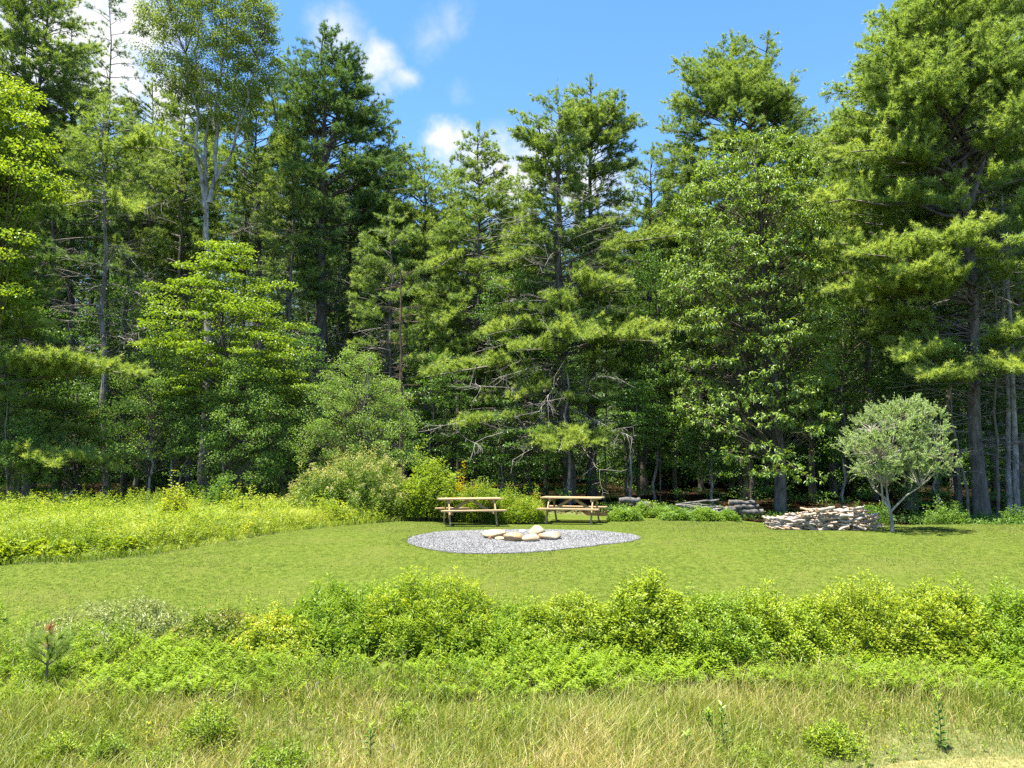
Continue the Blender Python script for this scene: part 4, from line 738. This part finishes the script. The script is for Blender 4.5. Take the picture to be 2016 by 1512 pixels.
# ------------------------------------------------------------------ picnic tables
def beam(a, p0, p1, w, h, side=(0, 1, 0), tint=0.0):
    p0 = np.array(p0, float); p1 = np.array(p1, float); d = nrm(p1 - p0); s = np.array(side, float); s = nrm(s - d * (s @ d)); u = np.cross(d, s); bv = min(w, h) * .08
    for_ = []
    prof = [(-w / 2 + bv, -h / 2), (w / 2 - bv, -h / 2), (w / 2, -h / 2 + bv), (w / 2, h / 2 - bv), (w / 2 - bv, h / 2), (-w / 2 + bv, h / 2), (-w / 2, h / 2 - bv), (-w / 2, -h / 2 + bv)]
    v = np.array([q + s * x + u * y for q in (p0, p1) for x, y in prof]); i = np.arange(8); j = (i + 1) % 8
    a.add(v, np.stack([i, j, j + 8, i + 8], 1), tint); a.add(v, np.array([i[::-1], i + 8]), tint)
def picnic_table(loc, rz, label):
    o = empty('picnic_table', loc, label, 'picnic table', 'wooden picnic tables behind the fire ring', rz)
    Lt = 1.83; a = Acc()
    for k in range(5):
        y = (k - 2) * .147; beam(a, (-Lt / 2 + (k % 2) * .004, y, .735), (Lt / 2 - (k % 3) * .005, y, .735), .138, .038)
    link_mesh('tabletop', a, M['wood'], o)
    for sy in (-1, 1):
        a = Acc()
        for k in (0, 1): beam(a, (-Lt / 2, sy * (.60 + k * .146), .43), (Lt / 2, sy * (.60 + k * .146), .43), .138, .038)
        link_mesh('bench_seat', a, M['wood'], o)
    for sx in (-1, 1):
        x = sx * .66
        for sy in (-1, 1):
            a = Acc(); beam(a, (x, sy * .24, .715), (x, sy * .66, -.01), .088, .038, side=(0, 1, 0)); link_mesh('leg', a, M['wood'], o)
        a = Acc(); beam(a, (x - sx * .040, -.73, .365), (x - sx * .040, .73, .365), .086, .038, side=(0, 0, 1)); link_mesh('seat_support', a, M['wood'], o)
        a = Acc(); beam(a, (x - sx * .040, -.35, .672), (x - sx * .040, .35, .672), .084, .038, side=(0, 0, 1)); link_mesh('top_support', a, M['wood'], o)
        a = Acc(); beam(a, (sx * .045, 0, .70), (x - sx * .062, 0, .36), .038, .088, side=(0, 1, 0)); link_mesh('brace', a, M['wood'], o)
    a = Acc(); beam(a, (0, -.34, .697), (0, .34, .697), .088, .038, side=(1, 0, 0)); link_mesh('centre_batten', a, M['wood'], o)
def on_ground(px, py): q = G(px, py); return q
q = on_ground(925, 1033); picnic_table((q[0], q[1], q[2] + .005), math.radians(13), 'pale new wood picnic table on the left, before the tall grass and bushes')
q = on_ground(1128, 1029); picnic_table((q[0], q[1], q[2] + .005), math.radians(-17), 'pale new wood picnic table on the right, before the foot of the big centre pine')

# ------------------------------------------------------------------ fire ring stones
M['st_cream'] = stone_mat('cream_granite', (0.236, 0.166, 0.0904), (0.324, 0.248, 0.153), (0.372, 0.298, 0.2), 4)
M['st_tan'] = stone_mat('tan_granite', (0.19, 0.104, 0.045), (0.294, 0.2, 0.106), (0.346, 0.267, 0.172), 4)
M['st_orange'] = stone_mat('orange_granite', (0.16, 0.0725, 0.0293), (0.234, 0.128, 0.0624), (0.289, 0.205, 0.125), 5)
M['st_white'] = stone_mat('white_granite', (0.166, 0.135, 0.092), (0.261, 0.217, 0.156), (0.299, 0.252, 0.184), 4)
M['st_grey'] = stone_mat('grey_granite', (0.126, 0.118, 0.109), (0.277, 0.269, 0.252), (0.42, 0.412, 0.386), 5)
def rock(seed, size, m, name='boulder', par=None, peak=0):
    r = np.random.default_rng(seed); n1, n2 = 14, 22; a = Acc()
    th = np.linspace(0, math.pi, n1)[:, None]; ph = np.linspace(0, 2 * math.pi, n2, endpoint=False)[None]
    d = np.stack([np.sin(th) * np.cos(ph), np.sin(th) * np.sin(ph), np.cos(th) + 0 * ph], -1)
    rad = np.ones(d.shape[:2])
    for k in range(9):
        nv = nrm(r.normal(size=3)); h = r.uniform(.55, .92); dp = d @ nv; rad = np.minimum(rad, np.where(dp > .05, h / np.maximum(dp, .05), 9))
    rad = rad * (1 + .04 * np.sin(d[..., 0] * 9 + seed) * np.cos(d[..., 1] * 6)); v = d * rad[..., None]
    v[..., 0] *= 1 - peak * np.clip(v[..., 2], 0, 1); v[..., 1] *= 1 - peak * np.clip(v[..., 2], 0, 1)
    v = v * np.array(size); i = np.arange(n1 - 1)[:, None] * n2 + np.arange(n2)[None]; i2 = np.arange(n1 - 1)[:, None] * n2 + (np.arange(n2)[None] + 1) % n2
    a.add(v.reshape(-1, 3), np.stack([i, i + n2, i2 + n2, i2], -1).reshape(-1, 4), 0, True); return link_mesh(name, a, m)
for k, (x0, x1, yt, yb, dep, m, lab, pk) in enumerate([
    (953, 998, 1043, 1064, .30, 'st_cream', 'broad flat cream boulder at the left end of the fire ring', 0), (959, 981, 1053, 1066, .13, 'st_orange', 'small orange brown stone low at the front left of the fire ring', 0),
    (975, 1000, 1058, 1068, .14, 'st_cream', 'small low cream stone between the orange brown stone and the big tan boulder', 0), (992, 1027, 1047, 1071, .22, 'st_tan', 'big rounded tan boulder at the front of the fire ring', 0),
    (1022, 1037, 1044, 1054, .15, 'st_grey', 'small shaded grey stone at the back of the fire ring', 0), (1027, 1060, 1051, 1071, .20, 'st_cream', 'rounded cream boulder at the front, right of the big tan boulder', 0),
    (1057, 1073, 1049, 1067, .14, 'st_orange', 'upright orange brown stone between the cream and white boulders', 0), (1043, 1072, 1035, 1062, .22, 'st_white', 'pointed white boulder that stands highest in the fire ring', .22),
    (1068, 1105, 1046, 1067, .26, 'st_white', 'large white boulder at the right end of the fire ring', 0)]):
    q = G((x0 + x1) / 2, yb - (4 if yb > 1060 else 0)); hw = (x1 - x0) / 2 / FPX * q[1] * 1.16; hh = (yb - yt) / FPX * q[1] / 2 * .95
    dy = {4: .55, 7: .25}.get(k, 0)
    o = rock(500 + k, (hw, dep, hh), M[m], peak=pk); o.location = (q[0], q[1] + dy, q[2] + hh * .72); tag(o, lab, 'boulder', 'stones of the fire ring')

# ------------------------------------------------------------------ logs
def log_mesh(seed, L_, r, m):
    rg = np.random.default_rng(seed); K = 7; x = np.linspace(-L_ / 2, L_ / 2, K); c = np.stack([x, rg.normal(size=K) * .012, rg.normal(size=K) * .012], -1)
    a = Acc(); rad = r * (1 + rg.normal(size=K) * .07) * np.linspace(1, rg.uniform(.75, 1), K)
    tubes(a, c, rad, 9, 0.0, cap=True); return link_mesh('firewood_log', a, [m, M['log_end']])
rng = random.Random(8); protos = []
for k in range(14):
    o = log_mesh(700 + k, rng.uniform(.34, .58), rng.choice([.02, .024, .028, .034, .042]), M['log_tan' if k in (1, 4, 8, 11) else 'log_bark']); protos.append([o, False])
prof_x = [1508, 1520, 1535, 1560, 1568, 1590, 1596, 1630, 1642, 1670, 1690, 1702, 1716]; prof_r = [1031, 1021, 1016, 1017, 1012, 1010, 999, 1003, 1003, 1000, 997, 1009, 1018]
YL = G(1600, 1044)[1]; placed = 0
def put_log(kx, x, y, z, rz, ry, s=1.0, lab=None, pid=None):
    global placed
    rec = protos[pid if pid is not None else rng.randrange(14)]
    if rec[1]: o = rec[0].copy(); col.objects.link(o)
    else: o = rec[0]; rec[1] = True
    o.location = (x, y, z); o.rotation_euler = (rng.uniform(0, 6), ry, rz); o.rotation_mode = 'XYZ'; o.scale = (s, s, s)
    tag(o, lab or 'short grey white log stacked in the low firewood pile beside the lone willow', 'log', 'logs of the firewood pile'); placed += 1
for layer, yy in enumerate([0, .34, .68]):
    col_px = 1514
    while col_px < 1702:
        wpx = rng.uniform(24, 34); cxp = col_px + wpx / 2; rtop = np.interp(cxp, prof_x, prof_r); x = (cxp - 1008) / FPX * YL; H = (1044 - rtop) / FPX * YL; z = .03
        endon = rng.random() < .34
        while z < H + (-.05 if layer else .0):
            r = .045
            if endon:
                for e in (-.11, 0, .11): put_log(0, x + e + rng.uniform(-.02, .02), YL + yy + rng.uniform(-.05, .05), float(g(x, YL)) + z, math.pi / 2 + rng.uniform(-.35, .35), rng.uniform(-.1, .1), rng.uniform(.85, 1.2))
            else:
                for yo in ((0,) if layer else (0, .11)): put_log(0, x + rng.uniform(-.06, .06), YL + yy + yo + rng.uniform(-.05, .03) * 1.4, float(g(x, YL)) + z, rng.gauss(0, .38), rng.gauss(0, .17), rng.uniform(.85, 1.25))
            z += rng.uniform(.045, .085)
        col_px += wpx
print('logs', placed)
M['log_shaded'] = bark_mat('shade_darkened_log_bark', (0.042, 0.039, 0.036), (0.12, 0.114, 0.105), (0.216, 0.21, 0.192), scale=7, zs=1, lo=.35, hi=.6)  # bark colour darkened to stand in for the tree shade on these logs
for k, (px, py, L_, r, rz, lab) in enumerate([(1460, 989, .85, .08, .05, 'thick grey log with a cut orange end, topmost of the log stack under the oak'), (1470, 998, .8, .08, .1, 'thick pale patched log below the topmost one in the stack under the oak'),
                                  (1442, 1002, .5, .10, .3, 'short brown log at the foot of the stack under the oak'), (1478, 1007, .8, .10, -.1, 'pale log end half hidden in the plants under the stack by the oak'),
                                  (1262, 994, .8, .12, 2.2, 'grey log lying in the undergrowth right of the right hand table'), (1285, 1003, .35, .13, 1.2, 'stubby grey log end among the green plants at the wood edge'), (1240, 985, .7, .10, .2, 'grey log behind the slanting one near the right hand table')]):
    Y = 24.3 + (.15 if k in (0,) else 0); p = P(px, py, Y); o = log_mesh(800 + k, L_, r, M['log_shaded']); o.name = 'log'; z = max(p[2], float(g(p[0], Y)) + r * .8); o.location = (p[0], Y, z); o.rotation_euler = (0, 0, rz); tag(o, lab, 'log')
rg = np.random.default_rng(91)
for k in range(20):
    px = rg.uniform(1345, 1425); Y = rg.uniform(23.9, 24.8); x = (px - 1008) / FPX * Y; rad = rg.uniform(.018, .04); L_ = rg.uniform(.7, 1.5)
    o = log_mesh(850 + k, L_, rad, M['log_shaded' if k % 3 else 'bark_grey']); o.name = 'cut_branch'; o.location = (x, Y, float(g(x, Y)) + .06 + .4 * (k / 20) * math.exp(-((px - 1375) / 40) ** 2) + .04); o.rotation_euler = (0, rg.normal() * .12, rg.normal() * .35)
    tag(o, 'thin grey cut branch in the brush heap left of the log stack', 'branch', 'branches of the brush heap')
a = Acc(); Y = 22.5; p = [P(95, 1010, Y), P(115, 995, Y), P(128, 980, Y), P(137, 973, Y), P(147, 962, Y)]; tubes(a, np.array(p), [.022, .02, .018, .013, .005], 6, 1.0); tubes(a, np.array([p[3], P(143, 974, Y), P(144, 970, Y)]), [.012, .01, .005], 5, 1.0)
tubes(a, np.array([p[2], P(124, 966, Y + .1), P(126, 958, Y + .1)]), [.008, .006, .003], 4, 1.0)
tag(link_mesh('dead_branch', a, [M['log_bark'], M['log_bark']]), 'bleached forked dead branch sticking out of the tall grass at the left', 'branch')

# ------------------------------------------------------------------ shrubs and plants
def shrub(name, label, px, row, top, l, r, seed, m, ln, wd, nst=70, per=55, cat='shrub', group=None, depth=.8, low=.25, up=.3, tint0=.45, rough=.16, jit=.09, Y=None, tips=0, whorl=False):
    rg = np.random.default_rng(seed); b = G(px, row) if Y is None else P(px, row, Y)
    if Y is not None: b = np.array([b[0], Y, float(g(b[0], Y))])
    Y = b[1]; xl, xr = (l - 1008) / FPX * Y, (r - 1008) / FPX * Y; H = P(px, top, Y)[2] - b[2]; W = (xr - xl) / 2; cx_ = (xl + xr) / 2
    B = np.array([cx_, Y, float(g(cx_, Y))]); th = rg.uniform(0, 6.283, nst); q = rg.uniform(0, 1, nst) ** .55
    hx = np.cos(th) * q; hy = np.sin(th) * q; hz = (1 - .55 * q ** 3.5) * (1 + rough * rg.normal(size=nst)); hz *= rg.uniform(.55, 1, nst) ** .5
    hz *= 1 + .12 * np.sin(hx * 4 + seed) + .17 * np.sin(hx * 10 + hy * 6 + seed * 2) * (q > .15); sh_ = rg.uniform(0, 1, nst) < .13; hz = np.where(sh_, hz * rg.uniform(1.0, 1.18, nst), hz * .88)
    xe = B[0] + hx * W; ye = Y + hy * W * depth; E_ = np.stack([xe, ye, g(xe, ye) + np.clip(hz, .15, 1.4) * H * .95], -1)
    xs_ = B[0] + hx * W * .8; ys_ = Y + hy * W * depth * .8; S_ = np.stack([xs_, ys_, g(xs_, ys_) - .01], -1)
    md = S_ * .5 + E_ * .5; md[:, :2] = S_[:, :2] * .75 + E_[:, :2] * .25
    C = bez(S_, md, E_, 8); ta, ca = Acc(), Acc(); tubes(ta, C, np.full((nst, 8), .006) * np.linspace(1.2, .3, 8), 4)
    ii = np.repeat(np.arange(nst), per); t = rg.uniform(low, 1, len(ii)) ** .8; u = t * 7; i0 = np.minimum(u.astype(int), 6); f = (u - i0)[:, None]; c = C[ii, i0] * (1 - f) + C[ii, i0 + 1] * f
    tan = nrm(C[ii, i0 + 1] - C[ii, i0]); out = rg.normal(size=c.shape); out = nrm(out - tan * (out * tan).sum(1, keepdims=True)); j = rg.uniform(0, 1, (len(c), 1)) * jit * (1.15 - t[:, None] * .8) * 2
    d = nrm(out * .9 + tan * (up + .2)); c2 = c + out * j; nv = nrm(np.array([0, -.25, .8]) + rg.normal(size=c.shape) * .65)
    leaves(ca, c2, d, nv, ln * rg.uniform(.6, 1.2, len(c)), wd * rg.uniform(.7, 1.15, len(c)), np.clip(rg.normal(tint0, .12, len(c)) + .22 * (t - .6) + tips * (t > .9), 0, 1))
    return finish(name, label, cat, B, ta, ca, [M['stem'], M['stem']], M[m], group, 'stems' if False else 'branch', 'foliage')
# middle distance
shrub('bush', 'wide mounded bush with pinkish flower tips behind the left table', 700, 985, 880, 560, 845, 900, 'bush', .065, .03, 420, 120, Y=23.3, cat='bush', tips=.42, tint0=.42, depth=.7, low=.15, jit=.12, rough=.05)
shrub('bush', 'yellow green leafy bush on the right shoulder of the mounded pinkish bush', 850, 995, 895, 785, 925, 901, 'shrub', .08, .045, 190, 110, Y=23.0, cat='bush', tint0=.42, low=.1, jit=.14, rough=.06)
shrub('bush', 'low bright weedy bush tapering down to the lawn just left of the right hand table', 1025, 1012, 978, 965, 1078, 906, 'shrub', .06, .03, 160, 80, Y=22.2, cat='bush', tint0=.42, low=.1, depth=.5, jit=.12)
shrub('bush', 'low green bush behind the right end of the left table', 955, 1012, 950, 900, 1020, 902, 'shrub', .06, .03, 180, 90, Y=22.4, cat='bush', tint0=.36, low=.1, depth=.5, jit=.12)
shrub('yellow_flowering_plant', 'clump of yellow flowering weeds behind the left table', 925, 990, 935, 888, 965, 903, 'gold', .035, .02, 60, 40, Y=22.9, cat='flowering plant', low=.72, depth=.4, jit=.08)
shrub('weed_clump', 'leafy green weeds around the yellow flowers behind the left table', 925, 1005, 945, 870, 985, 904, 'shrub', .06, .03, 120, 80, Y=22.7, cat='weeds', low=.1, depth=.5, tint0=.35)
for k, (px, top, l, r, Y, m, ti, lab) in enumerate([
    (350, 955, 325, 385, 19.5, 'shrub', .75, 'yellowish weed clump standing up below the slim aspens in the tall grass'), (500, 955, 420, 580, 21.0, 'shrub', .6, 'wide yellow green weed clump left of the mounded bush'),
    (250, 1056, 190, 300, 16.2, 'shrub', .42, 'broad leaved green clump at the lawn edge at the left'), (120, 1066, 60, 190, 15.7, 'shrub', .45, 'bright broad leaved weeds along the lawn edge, near the left side'), (30, 1070, -40, 80, 15.4, 'shrub', .45, 'bright broad leaved weeds cut by the left picture edge'),
    (180, 985, 110, 260, 20.5, 'fern', .45, 'light green weed clump behind the bleached dead branch'), (60, 985, 0, 130, 20, 'fern', .4, 'light green weed clump at the far left of the tall grass'), (640, 970, 590, 700, 21.3, 'shrub', .5, 'green weeds at the foot of the mounded bush'), (400, 1000, 330, 460, 19, 'fern', .5, 'light green weeds in the middle of the left meadow'),
    (440, 930, 410, 470, 23.5, 'under', .5, 'dark shrub under the pale forked aspen'), (1230, 1000, 1195, 1262, 22.6, 'under', .95, 'low loose leafy plant at the wood edge right of the right hand table'), (1330, 1002, 1290, 1375, 22.8, 'under', .75, 'green plant before the brush heap'), (1380, 1000, 1350, 1420, 22.6, 'under', .9, 'low young plant in front of the brush heap'), (1275, 985, 1240, 1320, 24.0, 'under', .85, 'green leafy plant among the grey logs'),
    (1860, 985, 1810, 1900, 24.5, 'under', .7, 'leafy shrub in the shade right of the lone willow'), (1985, 1000, 1950, 2030, 24, 'under', .5, 'dark shrub at the foot of the trunks at the right edge'), (1700, 985, 1650, 1750, 25.5, 'under', .5, 'shaded shrub behind the firewood pile'), (1420, 1005, 1400, 1450, 23, 'under', .6, 'small green plant below the log stack')]):
    shrub('weed_clump' if m in ('shrub', 'fern') else 'small_shrub', lab, px, 1000, top, l, r, 920 + k, m, .075 if k not in (2, 3, 4) else .12, .035 if k not in (2, 3, 4) else .07, 60, 60, Y=Y, cat='plant', tint0=ti + (.12 if k in (2, 3, 4) else 0), low=.1, depth=.6, jit=.12)
# foreground belt of shrubs
FG = 'shrubs in the belt across the foreground'
for k, (px, row, top, l, r, m, ln, wd, nst, per, ti, tips, lab) in enumerate([
    (240, 1262, 1180, 100, 365, 'shrub_grey', .062, .016, 230, 85, .5, .05, 'pale grey green shrub at the left of the foreground belt'),
    (430, 1290, 1190, 370, 520, 'shrub_red', .05, .024, 190, 75, .34, .2, 'shrub with reddish young leaves right of the pale grey green one'),
    (550, 1285, 1192, 490, 620, 'shrub', .05, .024, 170, 75, .42, .25, 'lower yellow green shrub with orange tips beside the reddish one'),
    (700, 1265, 1138, 600, 800, 'shrub', .075, .017, 300, 90, .34, .12, 'tall narrow leaved shrub left of the middle with a green grassy gap behind'),
    (850, 1262, 1122, 750, 945, 'shrub', .08, .017, 280, 90, .36, .2, 'tallest narrow leaved shrub near the middle with upright yellowish shoots'),
    (980, 1262, 1178, 930, 1050, 'shrub', .055, .02, 120, 70, .3, .05, 'low dark green shrub in the dip right of the tallest one'),
    (1110, 1268, 1152, 1040, 1195, 'shrub', .05, .024, 240, 85, .36, .05, 'rounded green shrub right of the dip in the middle'),
    (1270, 1300, 1128, 1190, 1360, 'shrub', .05, .027, 420, 95, .42, .0, 'big round bright shrub rising above the others right of the middle'),
    (1400, 1308, 1155, 1330, 1490, 'shrub', .045, .025, 380, 95, .46, .0, 'dense small leaved shrub right of the big round one'),
    (1530, 1312, 1145, 1450, 1610, 'shrub', .045, .024, 380, 95, .47, .02, 'dense bright shrub under the firewood pile side of the belt'),
    (1670, 1290, 1130, 1600, 1750, 'shrub', .05, .023, 340, 90, .5, .0, 'shrub with a tall pointed shoot below the lone willow'),
    (1810, 1300, 1138, 1720, 1900, 'shrub', .055, .022, 360, 90, .46, .02, 'wide bright shrub right of the one with the pointed shoot'),
    (1950, 1300, 1145, 1870, 2060, 'shrub', .055, .022, 340, 90, .42, .0, 'bright shrub cut by the right picture edge with a dark hollow'),
    (2080, 1290, 1150, 2020, 2180, 'shrub', .055, .022, 200, 80, .42, .0, 'shrub only just entering the picture at the right edge')]):
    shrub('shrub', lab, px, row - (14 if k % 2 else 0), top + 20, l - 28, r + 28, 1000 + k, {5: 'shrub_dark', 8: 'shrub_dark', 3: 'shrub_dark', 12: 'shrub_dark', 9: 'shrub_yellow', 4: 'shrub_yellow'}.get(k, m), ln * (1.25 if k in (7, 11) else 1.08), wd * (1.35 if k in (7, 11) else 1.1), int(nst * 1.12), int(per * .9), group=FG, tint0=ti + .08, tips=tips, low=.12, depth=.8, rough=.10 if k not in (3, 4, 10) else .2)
shrub('small_shrub', 'small round leafy shrub alone in the foreground grass left of the middle', 430, 1475, 1392, 365, 495, 1050, 'shrub', .035, .018, 120, 50, tint0=.38, depth=.8, low=.2)
for k, (px, row, top, l, r, ti, lab) in enumerate([(800, 1440, 1385, 770, 850, .5, 'small green plant in the grass near the middle of the foreground'), (1010, 1440, 1395, 975, 1050, .4, 'small green plant in the grass right of the middle'), (1610, 1480, 1415, 1560, 1650, .5, 'bushy green plant in the grass left of the tall single milkweed'), (150, 1520, 1440, 110, 200, .5, 'yellow green weed at the bottom edge, far left'),
    (250, 1530, 1450, 200, 300, .35, 'dark green weed at the bottom edge, left'), (560, 1530, 1462, 500, 640, .35, 'leafy green weeds at the bottom edge left of the middle'), (330, 1530, 1475, 300, 400, .35, 'low green weed at the bottom edge under the small round shrub'), (1450, 1520, 1470, 1380, 1500, .4, 'leafy weed at the foot of the milkweeds, bottom edge'), (1240, 1380, 1345, 1180, 1300, .5, 'small leafy plant under the big round bright shrub')]):
    shrub('weed', lab, px, row, top, l, r, 1060 + k, 'shrub', .045, .018, 50, 45, cat='plant', tint0=ti - .08, low=.15)
# milkweeds
def milkweed(label, px, row, top, seed):
    rg = np.random.default_rng(seed); b = G(px, row); H = P(px, top, b[1])[2] - b[2]; B = b - [0, 0, .01]; ta, ca = Acc(), Acc()
    pts = np.array([B, B + [.01, 0, H * .4], B + [.0, .01, H * .75], B + [.01, 0, H]]); tubes(ta, pts, [.006, .0055, .004, .003], 6)
    n = 15; t = np.linspace(.12, .98, n); i2 = np.repeat(t, 2); a_ = np.repeat(np.arange(n) * math.pi / 2 * 1.05 + rg.uniform(0, 3), 2) + np.tile([0, math.pi], n)
    c = np.stack([B[0] + 0 * i2, B[1] + 0 * i2, B[2] + i2 * H], -1); d = np.stack([np.cos(a_), np.sin(a_), .25 + .8 * i2 ** 3], -1)
    leaves(ca, c, d, np.tile([0, 0, 1.], (len(c), 1)), .115 * (1.1 - .45 * i2), .046 * (1.1 - .4 * i2), np.clip(.35 + .55 * (i2 > .86) + rg.normal(0, .08, len(c)), 0, 1), fold=.15)
    finish('milkweed', label, 'plant', B, ta, ca, [M['stem'], M['stem']], M['weed'], 'milkweed stalks in the foreground grass', 'stem', 'foliage')
milkweed('single tall milkweed stalk with paired leaves standing alone at the lower right', 1853, 1478, 1368, 1)
milkweed('tallest dark milkweed stalk of the lower right cluster', 1424, 1512, 1385, 2); milkweed('second milkweed stalk, just left of the tallest in the cluster', 1396, 1462, 1398, 3); milkweed('short milkweed stalk at the bottom edge, leftmost of the cluster', 1354, 1505, 1442, 4)
milkweed('thin weed stalk standing at the bottom edge left of the middle', 727, 1525, 1425, 5)
# pine sapling with a browned leader
def sapling():
    rg = np.random.default_rng(5); b = G(90, 1372); Y = b[1]; H = P(90, 1228, Y)[2] - b[2]; B = b; ta, ca, da = Acc(), Acc(), Acc()
    tubes(ta, np.array([B, B + [-.005, 0, H * .3], B + [-.01, 0, H * .6], B + [0, 0, H]]), [.02, .017, .010, .005], 7)
    cc, aa = [], []
    for z, L_, n in ((.42, .24, 6), (.52, .30, 6), (.66, .24, 5)):
        for k in range(n):
            a_ = k * 6.283 / n + rg.uniform(-.3, .3); d = nrm(np.array([math.cos(a_), math.sin(a_), .55])); p0 = B + [0, 0, H * z]; p1 = p0 + d * L_ + [0, 0, L_ * .3]
            tubes(ta, np.array([p0, (p0 + p1) / 2, p1]), [.006, .005, .003], 4); t = rg.uniform(.35, 1, 12)[:, None]; cc.append(p0 + (p1 - p0) * t); aa.append(np.tile(d, (12, 1)))
    c = np.concatenate(cc); needles(ca, c, np.concatenate(aa), rg, 22, .12, .0045, np.clip(rg.normal(.5, .1, len(c)), 0, 1), up=.3, spread=.7)
    t = rg.uniform(.7, 1, 16)[:, None]; c = B + [0, 0, H] * t; needles(da, c, np.tile([0, 0, -.4], (16, 1)), rg, 22, .085, .006, rg.uniform(0, 1, 16), up=-.2)
    o = finish('pine_sapling', 'young pine with a browned drooping tip in the grass at the lower left', 'sapling', B, ta, ca, [M['bark'], M['bark']], M['pine_bright'])
    link_mesh('dead_tip', shift(da, B), M['brown'], o)
sapling()
# ferns
def ferns():
    rg = np.random.default_rng(55); a = Acc(); n = 5200; px = rg.uniform(-60, 2100, n)
    lo = np.interp(px, [0, 200, 400, 700, 1000, 1300, 1500, 1700, 2000], [1270, 1245, 1280, 1235, 1225, 1290, 1300, 1290, 1290]); hi = np.interp(px, [0, 200, 500, 700, 1000, 1200, 1500, 1700, 2000], [1385, 1365, 1360, 1355, 1360, 1360, 1345, 1350, 1360])
    row = lo + (hi - lo) * rg.uniform(0, 1, n) ** 1.15; yy = np.linspace(5, 16, 700); base = []
    for x_, r_ in zip(px, row + 26):
        d = ray(x_, r_); zz = ZC + d[2] / d[1] * yy; i_ = int(np.argmax(zz < np.interp(yy, _gy, _gz))); base.append((d[0] / d[1] * yy[i_], yy[i_]))
    base = np.array(base); keep = fbm(base[:, 0], base[:, 1], 1.6, 71) + rg.normal(size=n) * .25 > -.22; base = base[keep]
    nf = 6; b = np.repeat(base, nf, 0); N = len(b); hn = .8 + .35 * fbm(b[:, 0], b[:, 1], 1.3, 72); L_ = rg.uniform(.13, .34, N) * hn; an = rg.uniform(0, 6.283, N)
    out = np.stack([np.cos(an), np.sin(an), 0 * an], -1); side = np.stack([-np.sin(an), np.cos(an), 0 * an], -1); K = 12; t = np.linspace(.12, 1, K)[None, :, None]
    bz = np.stack([b[:, 0], b[:, 1], g(b[:, 0], b[:, 1])], -1); up = rg.uniform(1.0, 1.7, (N, 1, 1)); reach = rg.uniform(.25, .75, (N, 1, 1)); LL = L_[:, None, None]
    rach = bz[:, None] + out[:, None] * LL * reach * t ** 1.6 + np.array([0, 0, 1.]) * LL * (up * t - .35 * t ** 2.5)
    pl = (.30 * L_[:, None] * np.sin(np.clip(np.linspace(.12, 1, K) * 1.05, 0, 1) * math.pi)[None] ** .8 + .008); tn = np.repeat(np.clip(rg.normal(.48, .16, N), 0, 1), K)
    for sg in (-1, 1):
        dd = (side * sg + out * .3)[:, None] + np.array([0, 0, .22]) + rg.normal(size=(N, K, 3)) * .16
        leaves(a, rach.reshape(-1, 3), dd.reshape(-1, 3), (np.array([0, -.2, 1.]) + rg.normal(size=(N * K, 3)) * .25), pl.ravel(), .017, tn, fold=.1, wide=.3)
    tag(link_mesh('ferns', a, M['fern']), 'light green ferns growing thickly along the front of the shrub belt', 'ferns', kind='stuff')
ferns()
def flower(label, px, row, m, cat='flower', size=.018):
    rg = np.random.default_rng(int(px)); Y = G(px, row + 40)[1]; h = P(px, row, Y); gz = float(g(h[0], Y)); B = np.array([h[0], Y, gz]); ta, ca = Acc(), Acc(); tubes(ta, np.array([B, (B + h) / 2, h]), [.003, .0025, .002], 4)
    a_ = np.arange(12) * 6.283 / 12
    if m == 'lilac':
        c = h - np.array([0, 0, 1.]) * rg.uniform(0, .1, 60)[:, None]; d = rg.normal(size=(60, 3)); leaves(ca, c, d, rg.normal(size=(60, 3)), .02, .012, .5)
    else: leaves(ca, np.tile(h, (12, 1)), np.stack([np.cos(a_), np.sin(a_), .1 + 0 * a_], -1), np.tile([0, -.5, 1.], (12, 1)), size * 1.6, .011, .5)
    finish('wildflower', label, cat, B, ta, ca, [M['stem'], M['stem']], M[m], None, 'stem', 'blossom')
flower('white daisy at the edge of the ferns in the middle', 1144, 1276, 'white'); flower('white daisy just left of the big round bright shrub', 1222, 1264, 'white'); flower('pale lilac flower spike low in the foreground grass', 775, 1462, 'lilac'); flower('small lilac flower above the grass left of the middle', 624, 1342, 'lilac')
